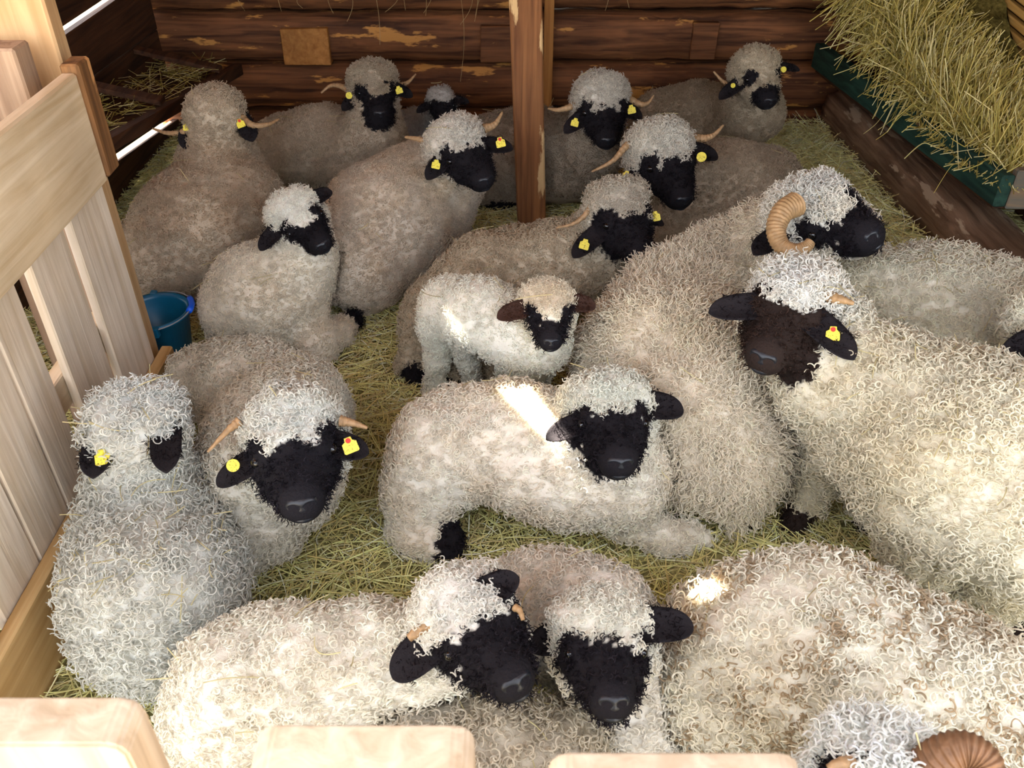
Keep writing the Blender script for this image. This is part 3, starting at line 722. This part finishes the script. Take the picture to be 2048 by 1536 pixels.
    if head is not None:
        hd_depth = (org-O) @ np.array([0, math.cos(TH), -math.sin(TH)])
        inv = Matrix.Identity(4)
        if nose:
            o = link('nose', NOSE, None, root); M4 = Matrix(((R[0, 0]*s_, R[0, 1]*s_, R[0, 2]*s_, org[0]-base[0]), (R[1, 0]*s_, R[1, 1]*s_, R[1, 2]*s_, org[1]-base[1]), (R[2, 0]*s_, R[2, 1]*s_, R[2, 2]*s_, org[2]-base[2]), (0, 0, 0, 1)))
            o.matrix_local = M4
        if eyes:
            for sx in (-1, 1):
                e = C(sx*.0745, .045, .020); o = link('eye', EYE, None, root); o.location = e-base; o.scale = (.0125*s_,)*3
        for i, er in enumerate(ears):
            tx, ty, ddp, side = er[:4]; wd = (er[4] if len(er) > 4 else .036)
            b_ = C(side*.074, -.035, .022); tp_ = P(tx, ty, hd_depth+ddp-.03)
            tocam = unit(O-b_); upn = unit(tocam*.6+np.array([0, 0, .7]))
            eo, (eb, eax, en, es, eL) = make_ear(b_-base, tp_-base, upn, wd*s_, earmat or M_EAR, root)
            ev = np.array([v_.co[:] for v_ in eo.data.vertices]); EARS.append(np.concatenate([ev[:16*9], ev[22*9:38*9]]))
            for tg in tags:
                if tg[0] == i:
                    fwv = np.array([0, math.cos(TH), -math.sin(TH)])
                    ez = [(eb+base+eax*eL*q_+en*.02-O) @ fwv for q_ in (.35, .6)]
                    c_ = P(tg[1], tg[2], min(ez)-.018)-base
                    nn_ = unit(unit(O-(base+c_))*.85+en*.3+np.array([.12*(-1) ** i, 0, 0]))
                    make_tag(c_, nn_, np.array([.25*(-1) ** i, 0, 1.0]), tg[4]*s_*.88, tg[3], eo, len(tg) > 5)
        if EARS:
            ev = np.concatenate(EARS); j = rg.integers(0, len(ev), 420*len(EARS)); e0 = ev[j]+rg.normal(size=(len(j), 3))*.003
            dr = unit(rg.normal(size=(len(j), 3))+np.array([0, -.2, .3])); tl = np.linspace(0, 1, 4)[None, :, None]
            hair('ear_hair', e0[:, None, :]+dr[:, None, :]*tl*.010+rg.normal(size=(len(j), 1, 3))*tl*tl*.003, np.full((len(j), 4), .0007), np.tile(np.array(lin(*((70, 48, 38) if earmat else (28, 24, 26)))), (len(j), 1)), M_CURL, root)
        for hn in horns:
            pts_, r0, r1_, mt_, rn_ = hn
            wp = [P(a_, b_2, hd_depth+c_) for a_, b_2, c_ in pts_]; sp = spline(wp, 150)-base
            fr_ = np.linspace(0, 1, 150); rr_ = (r0+(r1_-r0)*fr_**.9)*(1-.0*fr_)
            rr_[-1] *= .4
            tube('horn', sp, rr_, mt_, root, 12, .06 if rn_ else 0, rn_)
    return root

HERD = []
def herd(*a, **k): HERD.append((a, k))
HB = M_HORN
GREYB = (150, 132, 112); CREAM = (212, 200, 180); BEIGE = (205, 186, 164)
# back left, seen from behind
herd('ewe', 'brown-grey horned sheep facing away beside the dark trough, yellow tags in both ears', 'sheep',
      [(325, 520, .20, 96), (400, 470, .27, 122), (455, 420, .31, 112), (440, 340, .44, 72)], ((428, 220, .69), ('off', .01, .17, -.19)),
      ears=[(367, 292, -.07, -1), (504, 277, -.07, 1)], tags=[(0, 374, 254, 0, .034), (1, 481, 247, 0, .036, 1)],
      horns=[([(408, 198, -.03), (390, 232, -.06), (368, 262, -.08), (335, 266, -.06), (305, 257, -.02)], .022, .004, HB, 14),
             ([(464, 200, -.03), (482, 232, -.06), (505, 250, -.08), (535, 249, -.06), (558, 238, -.02)], .022, .004, HB, 14)],
      color=(176, 156, 130), dirt=(150, 112, 70), dirt_amt=.45, wool='short', face='none', eyes=False, nose=False)
herd('ewe', 'brownish sheep at the log wall, head raised, just left of the small grey lamb', 'sheep',
      [(575, 302, .22, 70), (650, 300, .25, 80), (715, 315, .27, 66), (752, 270, .40, 52)], ((745, 161, .61), (761, 226, .42)), hs=.98,
      ears=[(682, 214, 0, -1), (826, 186, .04, 1)], tags=[(0, 698, 191, 1, .034), (1, 798, 180, 0, .036)],
      horns=[([(700, 182, .03), (680, 172, .05), (660, 172, .06), (642, 186, .06)], .016, .004, HB, 10), ([(795, 172, .03), (815, 165, .05), (832, 148, .06)], .015, .003, HB, 8)],
      color=(172, 154, 130), dirt=(150, 124, 88), dirt_amt=.4, wool='short', face='link')
herd('lamb', 'small grey lamb with black face peeking out in front of the log wall', 'lamb',
      [(815, 268, .16, 42), (850, 268, .18, 46), (875, 245, .28, 30)], ((881, 198, .49), (892, 238, .36)), hs=.64,
      ears=[(833, 220, 0, -1), (938, 200, .02, 1)], color=(160, 152, 144), dirt=(130, 116, 100), wool='short', h=.0075, face='wide')
herd('ewe', 'horned sheep with white curly forehead lying left of the wooden post, muzzle turned right', 'sheep',
      [(725, 530, .20, 98), (770, 460, .26, 124), (840, 400, .29, 108), (890, 350, .40, 70)], ((904, 285, .61), (974, 358, .46)), hs=1.06, roll=-.12,
      ears=[(853, 350, -.04, -1), (1026, 288, .02, 1)], tags=[(0, 872, 329, 0, .034), (1, 1001, 285, 0, .038, 1)],
      horns=[([(885, 272, .0), (858, 284, 0), (835, 278, 0), (810, 274, .02)], .021, .005, HB, 10), ([(968, 258, .02), (990, 248, .02), (1005, 224, .03)], .02, .004, HB, 8)],
      color=(186, 168, 146), dirt=(196, 158, 104), dirt_amt=.4, wool='short', head_color=(200, 192, 180))
herd('ewe', 'horned sheep resting behind the wooden post with black muzzle lowered to its chest', 'sheep',
      [(985, 318, .20, 84), (1060, 312, .23, 90), (1140, 318, .25, 80), (1185, 290, .36, 62)], ((1199, 191, .65), (1217, 280, .44)), hs=1.06,
      ears=[(1128, 258, 0, -1), (1287, 230, .02, 1)], tags=[(0, 1150, 245, 0, .034), (1, 1263, 219, 0, .036)],
      horns=[([(1168, 202, .02), (1140, 214, .02), (1115, 220, .03), (1096, 217, .05)], .02, .004, HB, 10), ([(1255, 196, .02), (1280, 208, .0), (1296, 206, 0), (1308, 190, 0)], .017, .003, HB, 8)],
      legs=[[(960, 380, .1, 35), (985, 402, .04, 16, 1), (1010, 408, .03, 14, 1)]],
      color=(154, 136, 114), dirt=(128, 106, 80), wool='short', head_color=(186, 176, 162))
herd('ewe', 'sheep with separate black eye patches, farthest back right beside the hay', 'sheep',
      [(1325, 248, .20, 66), (1400, 246, .23, 72), (1465, 252, .26, 60), (1505, 225, .40, 54)], ((1505, 134, .65), (1543, 200, .46)), hs=.98,
      ears=[(1440, 190, 0, -1), (1603, 132, .03, 1, .026)], tags=[(0, 1466, 171, 1, .024), (1, 1567, 139, 1, .03)],
      horns=[([(1462, 172, .03), (1445, 162, .03), (1427, 143, .03)], .012, .004, HB, 6)],
      color=(158, 138, 110), dirt=(130, 106, 76), wool='short', face='panda', head_color=(182, 164, 136))
herd('ewe', 'big horned sheep with long black face, lying just below the sheep with eye patches', 'sheep',
      [(1370, 450, .20, 100), (1450, 410, .25, 112), (1515, 385, .24, 82), (1440, 380, .30, 80), (1360, 370, .36, 66)], ((1312, 291, .61), (1372, 398, .40)), hs=1.16,
      ears=[(1247, 365, 0, -1, .026), (1440, 305, .02, 1)], tags=[(0, 1252, 351, 0, .03), (1, 1403, 314, 1, .036)],
      horns=[([(1290, 272, .0), (1255, 290, -.02), (1225, 322, -.03), (1183, 344, -.02)], .02, .004, HB, 16), ([(1388, 276, .02), (1412, 276, .0), (1430, 268, 0), (1447, 250, .0)], .018, .004, HB, 10)],
      color=(166, 146, 120), dirt=(140, 116, 88), wool='short', head_color=(198, 190, 176), face='full')
herd('ewe', 'curly brown-grey sheep lying behind the white standing lamb, dark muzzle pointing right', 'sheep',
      [(905, 640, .18, 100), (985, 580, .24, 104), (1090, 552, .27, 94), (1180, 520, .31, 72)], ((1228, 412, .53), (1286, 506, .40)), hs=1.08,
      ears=[(1146, 505, -.02, -1), (1332, 442, .05, 1, .022)], tags=[(0, 1169, 489, 0, .036), (1, 1311, 433, 0, .034)],
      horns=[([(1192, 398, -.02), (1170, 430, -.02), (1145, 448, -.01), (1112, 456, 0)], .013, .003, HB, 8)],
      legs=[[(850, 690, .12, 50), (832, 730, .05, 30), (838, 752, .03, 22, 1)], [(930, 700, .14, 62), (965, 730, .08, 45), (905, 755, .03, 25, 1)]],
      color=(180, 162, 134), dirt=(146, 118, 82), dirt_amt=.4, wool='curly', head_color=(180, 168, 150), face='wide')
# young sheep on the left
herd('young_sheep', 'young cream sheep lying right of the bucket, black nose, one black hoof stretched out', 'sheep',
      [(478, 628, .16, 74), (520, 600, .21, 100), (572, 565, .26, 84), (606, 510, .36, 58)], ((586, 424, .52), (646, 488, .38)), hs=.88, roll=-.35,
      ears=[(516, 494, -.02, -1), (661, 376, .05, 1)],
      legs=[[(600, 640, .12, 56), (632, 690, .08, 40), (676, 668, .06, 26), (706, 640, .05, 20, 1)]],
      color=(206, 192, 170), dirt=(190, 164, 128), wool='short', face='link', head_color=(216, 210, 198))
# white standing lamb
herd('lamb', 'bright white lamb standing in the middle of the pen with brown ears and black nose', 'lamb',
      [(893, 612, .42, 57), (965, 632, .43, 63), (1035, 668, .41, 62), (1078, 690, .40, 52)], ((1094, 606, .55), (1103, 682, .42)), hs=.74,
      ears=[(995, 628, .0, -1, .042), (1192, 606, .03, 1, .042)], earmat=M_EARB,
      legs=[[(872, 650, .36, 36), (876, 715, .2, 21), (868, 796, .0, 16)], [(922, 665, .34, 30), (936, 722, .2, 17), (950, 778, .02, 14)],
            [(1026, 700, .34, 34), (1018, 748, .2, 21), (1036, 806, .0, 16)], [(1080, 720, .34, 32), (1074, 755, .2, 20), (1086, 800, .02, 15)]],
      color=(240, 233, 216), dirt=(230, 208, 168), dirt_amt=.4, wool='short', face='link', h=.0075, floor=False, head_color=(196, 176, 146))
# ram
herd('ram', 'large woolly beige ram with a thick curled ridged horn, head in profile to the right', 'ram',
      [(1440, 905, .22, 128), (1400, 850, .25, 150), (1330, 740, .28, 160), (1370, 640, .31, 128), (1450, 560, .37, 92), (1530, 500, .47, 70)], ((1606, 434, .68), (1750, 462, .58)), hs=1.16, roll=-.45,
      ears=[(1512, 500, -.06, 1, .03)],
      horns=[([(1592, 408, -.13), (1566, 424, -.15), (1552, 458, -.16), (1562, 490, -.17), (1588, 501, -.18), (1612, 494, -.19), (1622, 482, -.19)], .036, .014, M_HORND, 34)],
      legs=[[(1530, 900, .15, 50), (1560, 945, .06, 28, 1), (1590, 965, .04, 22, 1)], [(1440, 980, .1, 60), (1470, 1030, .04, 26), (1490, 1035, .03, 18, 1)]],
      color=(214, 198, 174), dirt=(224, 202, 164), dirt_amt=.4, wool='long', face='link', head_color=(206, 202, 194))
# right-hand big ewe, standing
herd('ewe', 'shaggy cream sheep at right with broad dark brown face beside the curled-horn ram', 'sheep',
      [(2095, 1015, .46, 185), (1990, 960, .46, 200), (1890, 905, .47, 190), (1775, 825, .50, 138), (1682, 748, .55, 108)], ((1597, 598, .69), (1526, 712, .54)), hs=1.12, roll=.1,
      ears=[(1424, 612, -.02, -1, .036), (1708, 702, -.15, 1, .036)], tags=[(1, 1666, 668, 0, .034, 1)],
      horns=[([(1650, 592, -.06), (1678, 598, -.09), (1708, 607, -.10)], .02, .005, M_HORND, 6)],
      legs=[[(1668, 870, .36, 56), (1645, 945, .2, 36), (1618, 1000, .09, 26), (1588, 1044, .03, 25, 1)],
            [(1790, 950, .3, 60), (1752, 1020, .10, 28), (1734, 1046, .03, 22, 1)],
            [(1880, 1030, .32, 100), (1850, 1105, .2, 72), (1880, 1185, .08, 34), (1892, 1214, .02, 26, 1)],
            [(2005, 1070, .3, 92), (1992, 1160, .18, 60), (2024, 1226, .07, 32, 1), (2044, 1266, .02, 32, 1)]],
      color=(206, 194, 168), dirt=(190, 170, 128), dirt_amt=.45, wool='shaggy', face='wide', black=(44, 34, 30), head_color=(208, 204, 198))
herd('ewe', 'pale shaggy sheep cropped by the right edge, in front of the muddy log', 'sheep',
      [(1735, 575, .46, 62), (1800, 600, .44, 92), (1900, 630, .42, 118), (2010, 655, .43, 112), (2080, 650, .5, 85)], ((2120, 640, .66), (2215, 740, .5)), hs=1.1,
      ears=[(2014, 700, -.03, -1)], legs=[[(1800, 640, .3, 70), (1800, 700, .05, 40)], [(1980, 720, .3, 70), (1990, 800, .05, 40)]],
      color=(214, 204, 182), dirt=(196, 182, 146), dirt_amt=.4, wool='shaggy')
# centre sheep in the streak of sun
herd('young_sheep', 'cream curly sheep lying in the centre with a bright streak of sunlight across its back', 'sheep',
      [(848, 965, .17, 78), (900, 900, .23, 104), (1010, 885, .26, 110), (1120, 930, .26, 118), (1225, 945, .24, 100)], ((1212, 812, .44), (1242, 922, .29)), hs=1.06,
      ears=[(1096, 868, -.04, -1, .03), (1370, 812, .04, 1, .04)],
      legs=[[(838, 1020, .1, 60), (830, 1062, .06, 46), (868, 1082, .05, 34), (895, 1078, .045, 30, 1), (905, 1106, .03, 20, 1)], [(1260, 1040, .1, 50), (1320, 1068, .06, 34), (1375, 1074, .05, 28), (1412, 1082, .03, 12)]],
      color=(214, 202, 184), dirt=(206, 176, 134), dirt_amt=.35, wool='curly', face='full', head_color=(200, 198, 184))
# left middle
herd('ewe', 'grey-white sheep at left facing us, broad black face, round yellow tag', 'sheep',
      [(425, 768, .19, 82), (510, 792, .22, 98), (600, 815, .22, 88), (560, 870, .27, 120), (520, 970, .26, 128), (505, 1055, .17, 72), (560, 930, .3, 100)], ((584, 862, .51), (602, 1006, .33)), hs=1.14,
      ears=[(428, 962, -.02, -1, .03), (735, 896, .02, 1, .034)], tags=[(0, 466, 931, 1, .030), (1, 700, 891, 0, .036, 1)],
      horns=[([(480, 842, -.0), (455, 862, -.01), (415, 904, -.01)], .013, .003, HB, 6), ([(680, 842, .02), (705, 846, .02), (735, 856, .02)], .015, .004, HB, 6)],
      color=(198, 188, 170), dirt=(176, 156, 126), dirt_amt=.4, wool='curly', face='wide', black=(30, 28, 32), head_color=(200, 198, 190))
herd('ewe', 'silver-grey sheep seen from behind, pressed against the left fence with yellow ear tag', 'sheep',
      [(300, 1265, .17, 112), (310, 1180, .24, 158), (300, 1070, .28, 118), (290, 980, .36, 92)], ((272, 852, .54), ('off', -.05, .19, -.15)), hs=.98,
      ears=[(184, 944, -.17, -1, .036), (330, 928, -.19, 1, .036)], tags=[(0, 205, 915, 0, .040)],
      horns=[([(330, 862, -.08), (345, 868, -.09), (358, 872, -.09)], .009, .004, HB, 3)],
      color=(190, 186, 176), dirt=(166, 152, 128), dirt_amt=.4, wool='shaggy', face='none', eyes=False, nose=False, head_color=(204, 204, 202))
# bottom row
herd('young_sheep', 'young curly sheep at the bottom left of centre, black face turned right onto its neighbour', 'sheep',
      [(455, 1470, .19, 118), (500, 1390, .24, 138), (620, 1370, .26, 142), (740, 1345, .28, 116), (840, 1330, .32, 92)], ((922, 1222, .45), (1034, 1362, .33)), hs=.99, roll=-.15,
      ears=[(782, 1350, -.02, -1, .042), (1030, 1150, .0, 1, .034)],
      horns=[([(862, 1248, -.02), (845, 1256, -.02), (818, 1276, -.02)], .016, .009, HB, 4), ([(1030, 1215, -.06), (1040, 1222, -.07), (1046, 1240, -.08)], .008, .004, M_HORND, 3)],
      color=(214, 204, 186), dirt=(192, 170, 134), dirt_amt=.35, wool='curly', face='full', head_color=(208, 202, 192))
herd('young_sheep', 'young curly sheep at bottom centre asleep with black face and both black ears out', 'sheep',
      [(1090, 1225, .22, 122), (1180, 1250, .24, 112), (1250, 1360, .20, 96), (1275, 1440, .16, 92), (1240, 1340, .26, 82)], ((1198, 1262, .43), (1229, 1400, .29)), hs=.92,
      ears=[(1054, 1284, .08, -1, .038), (1388, 1245, .03, 1, .04)],
      color=(204, 194, 180), dirt=(184, 164, 134), wool='curly', face='full', head_color=(206, 200, 184))
herd('ewe', 'brownish woolly back of a sheep rising just behind the middle picket', 'sheep',
      [(860, 1530, .20, 118), (980, 1520, .20, 116), (1100, 1540, .19, 118)], None,
      color=(188, 174, 152), dirt=(160, 136, 100), dirt_amt=.4, wool='shaggy')
herd('ewe', 'huge woolly sheep back with brown-tipped curls filling the bottom right corner', 'sheep',
      [(1440, 1390, .22, 125), (1500, 1320, .27, 160), (1640, 1318, .30, 186), (1800, 1412, .30, 192), (1960, 1490, .28, 190), (2080, 1560, .27, 180)], None,
      color=(212, 202, 182), dirt=(182, 160, 122), dirt_amt=.4, wool='shaggy', tipdark=.28)
herd('ewe', 'white woolly head top with brown horn poking up at the bottom edge, far right', 'sheep',
      [(1850, 1800, .25, 160), (1800, 1700, .36, 130)], ((1772, 1585, .56), (1757, 1735, .42)), hs=1.1,
      ears=[(1640, 1610, .0, -1)],
      horns=[([(1860, 1535, -.03), (1900, 1505, -.05), (1940, 1500, -.06), (1975, 1525, -.07), (1990, 1580, -.08)], .032, .018, M_HORNB, 16), ([(1700, 1530, -.04), (1680, 1528, -.05), (1655, 1536, -.05)], .014, .005, HB, 3)],
      color=(222, 218, 208), dirt=(196, 184, 160), wool='shaggy', head_color=(222, 220, 212))

def nearness(e):
    sp = e[0][3]; return np.mean([W(*q[:3])[1] for q in sp])
ORDER = sorted(range(len(HERD)), key=lambda i: nearness(HERD[i]))
for i in ORDER: sheep(*HERD[i][0], **HERD[i][1])

# ================================================================== straw and hay
PAL = np.array([lin(*c) for c in ((214, 198, 122), (190, 180, 98), (176, 164, 84), (230, 220, 160), (158, 148, 76), (204, 174, 92), (240, 232, 188), (140, 112, 62), (184, 186, 112))])
PAL = PAL*.62 + np.array(lin(240, 230, 176))*.38
def blades(n, lo, hi, lmin, lmax, z0, z1, rad, rg, K=5, tilt=.16, bend=.25):
    c = np.stack([rg.uniform(lo[0], hi[0], n), rg.uniform(lo[1], hi[1], n), rg.uniform(z0, z1, n)], 1)
    a = rg.uniform(0, 2*math.pi, n); d = unit(np.stack([np.cos(a), np.sin(a), rg.normal(size=n)*tilt], 1)); s_ = np.cross(d, [0, 0, 1.0])
    L = rg.uniform(lmin, lmax, n)[:, None]; t = np.linspace(-.5, .5, K)[None, :]; bd = rg.normal(size=n)[:, None]*bend
    X = c[:, None, :] + d[:, None, :]*(L*t)[..., None] + s_[:, None, :]*(L*bd*(t*t-.1))[..., None]
    X[..., 2] = np.maximum(X[..., 2] - .4*L*np.abs(bd)*t*t*0, .004)
    R_ = np.repeat((rad*rg.uniform(.5, 1.4, n))[:, None], K, 1)
    return X, R_, PAL[rg.integers(0, len(PAL), n)]*rg.uniform(.85, 1.65, (n, 1))
rg = np.random.default_rng(3)
X, R_, C_ = blades(80000, (-2.0, .5), (2.4, 5.0), .05, .18, .0, .034, .0014, rg)
hair('straw_bedding', X, R_, np.clip(C_, 0, .9), M_STRAW)
o = bpy.data.objects['straw_bedding']; tag(o, 'yellow-green straw bedding strewn over the whole pen floor', 'straw')
# heap of hay pushed against the log
def sub(a, b): return a+b
Xh, Rh, Ch = blades(9000, (1.0, 3.2), (1.85, 4.9), .08, .25, .01, .11, .0012, rg, tilt=.35)
o = hair('loose_hay', Xh, Rh, np.clip(Ch, 0, .9), M_STRAW); tag(o, 'loose green hay heaped on the floor along the muddy log', 'hay')
# straw flecks lying on the fleeces
sel = []
for i, (Vb, Nb, bb_) in zip(ORDER, ALLBODY):
    m = np.where((Nb[:, 2] > .45) & (Vb[:, 2] > .15) & (bb_ < .5))[0]
    k = {10: 10, 11: 80, 12: 40, 15: 50, 19: 20}.get(i, 8)
    if len(m): 
        j = rg.choice(m, k); sel.append(Vb[j]+Nb[j]*.016)
sel = np.concatenate(sel); n = len(sel)
nn_ = unit(rg.normal(size=(n, 3))*np.array([1, 1, .25])); t = np.linspace(-.5, .5, 5)[None, :]
L_ = rg.uniform(.03, .12, n)[:, None]; sdv = np.cross(nn_, [0, 0, 1.0])
X = sel[:, None, :]+nn_[:, None, :]*(L_*t)[..., None]+sdv[:, None, :]*(L_*rg.normal(size=n)[:, None]*.4*t*t)[..., None]
o = hair('straw_flecks', X, np.full((n, 5), .0011), np.tile(np.array(lin(214, 200, 150)), (n, 1))*rg.uniform(.6, 1.1, (n, 1)), M_STRAW)
tag(o, 'stray wisps of straw caught in the fleeces of the sheep', 'straw')
# hay in the rack: a packed core with strands hanging off it
def hay_surface(u, v):
    """u along the trough, v from trough lip up to the rack"""
    yv = YT+.06 + u*(YE-.05-YT-.06); x0 = xt_(yv)+.07; x1 = XR-.075
    x0 = x0-.10*np.clip(u-.6, 0, 1)/.4; x = x0+(x1-x0)*v; z = zt_+.10 + .06*np.sin(math.pi*v)*u + .7*u**3.2*(1-.85*v)
    return np.stack([x, yv, z], -1)
U, Vn = 40, 26; uu, vv = np.meshgrid(np.linspace(0, 1, U), np.linspace(0, 1, Vn), indexing='ij')
S0 = hay_surface(uu, vv).reshape(-1, 3); S0 += nz(S0, 3, 91)[:, None]*np.array([-.03, 0, .02]) + nz(S0, 9, 92)[:, None]*np.array([-.012, 0, .012])
S0[:, 0] = np.minimum(S0[:, 0]+.02, XR-.09)
back = S0.copy(); back[:, 0] = XR-.075
fc = [(i*Vn+j, i*Vn+j+1, (i+1)*Vn+j+1, (i+1)*Vn+j) for i in range(U-1) for j in range(Vn-1)]
K = len(S0); fc += [(K+a, K+d_, K+c, K+b) for a, b, c, d_ in fc]
rim = [j for j in range(Vn)]+[i*Vn+Vn-1 for i in range(1, U)]+[(U-1)*Vn+j for j in range(Vn-2, -1, -1)]+[i*Vn for i in range(U-2, 0, -1)]
fc += [(rim[i], rim[(i+1) % len(rim)], K+rim[(i+1) % len(rim)], K+rim[i]) for i in range(len(rim))]
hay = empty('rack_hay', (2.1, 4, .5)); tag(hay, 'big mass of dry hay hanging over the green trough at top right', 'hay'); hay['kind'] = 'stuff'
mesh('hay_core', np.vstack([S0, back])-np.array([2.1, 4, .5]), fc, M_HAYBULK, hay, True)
n = 9000; u = rg.random(n)**.8; v = rg.random(n)**1.7*.82
r0 = hay_surface(u, v) + rg.normal(size=(n, 3))*np.array([.03, .03, .03]); r0[:, 2] += .02
d = unit(np.array([-.30, -.45, -.42]) + rg.normal(size=(n, 3))*np.array([.36, .36, .30])); K = 8
L_ = rg.uniform(.12, .60, n)[:, None]*(.7+.5*u[:, None])*(1-.65*v[:, None]); t = np.linspace(-.55, .45, K)[None, :]; sdv = unit(np.cross(d, rg.normal(size=(n, 3))))
X = r0[:, None, :]+d[:, None, :]*(L_*t)[..., None]+sdv[:, None, :]*(L_*rg.normal(size=n)[:, None]*.35*t*t)[..., None]
lowz = hay_surface(np.repeat(u[:, None], K, 1), np.clip((X[..., 0]-1.75)/.6, 0, 1))[..., 2]-.02
X[..., 2] = np.where(X[..., 0] > 1.72, np.maximum(X[..., 2], lowz), X[..., 2])
over = (X[..., 0].min(1) < xt_(r0[:, 1])-.02) & (rg.random(n) < .5) & (u < .8); X, u = X[~over], u[~over]; n = len(X)
X[..., 0] = np.minimum(X[..., 0], XR-.01); X[..., 1] = np.minimum(X[..., 1], YB-.03)
HP = np.array([lin(*c) for c in ((196, 180, 108), (172, 158, 88), (214, 200, 134), (150, 136, 72), (228, 216, 160), (182, 162, 88))])
hair('strands', X-np.array([2.1, 4, .5]), np.repeat((.0016*rg.uniform(.6, 1.4, n))[:, None], K, 1), HP[rg.integers(0, 6, n)]*rg.uniform(.8, 1.45, (n, 1)), M_STRAW, hay)
# wisps in the left trough and hanging from above
n = 420; c = np.stack([rg.uniform(XL+.05, xt-.06, n), rg.uniform(2.8, 4.9, n), rg.uniform(.02, .10, n)], 1); c[:, 2] += zbot(c[:, 1])
a = rg.uniform(0, 6.28, n); d = unit(np.stack([np.cos(a), np.sin(a), rg.normal(size=n)*.3], 1)); t = np.linspace(-.5, .5, 4)[None, :]; L_ = rg.uniform(.06, .2, n)[:, None]
X = c[:, None, :]+d[:, None, :]*(L_*t)[..., None]; X[..., 0] = np.clip(X[..., 0], XL+.01, 0)
o = hair('trough_hay', X, np.full((n, 4), .0011), HP[rg.integers(0, 6, n)]*.9, M_STRAW); tag(o, 'thin leftover hay lying in the dark trough at back left', 'hay')

n = 16; hx = np.array([onY(p_, 0, YB-.03)[0] for p_ in (752, 790, 800, 845, 700, 912, 925, 950, 560, 505, 610, 1200, 1290, 870, 660, 980)])
z0_ = rg.uniform(.72, .95, n); z1_ = np.array([onY(800, q_, YB-.03)[2] for q_ in (86, 22, 18, 30, 40, 160, 48, 40, 22, 20, 15, 20, 16, 24, 26, 30)])
tl = np.linspace(0, 1, 7)[None, :]
X = np.stack([hx[:, None]+rg.normal(size=(n, 1))*.05*tl+rg.normal(size=(n, 1))*.05*np.sin(tl*3), np.full((n, 7), YB-.035)+rg.uniform(-.03, 0, (n, 1))*tl, z0_[:, None]+(z1_-z0_)[:, None]*tl], -1)
o = hair('hanging_wisps', X, np.full((n, 7), .0012), np.tile(np.array(lin(186, 158, 112)), (n, 1)), M_STRAW); tag(o, 'a few dry grass wisps hanging down in front of the log wall', 'straw')
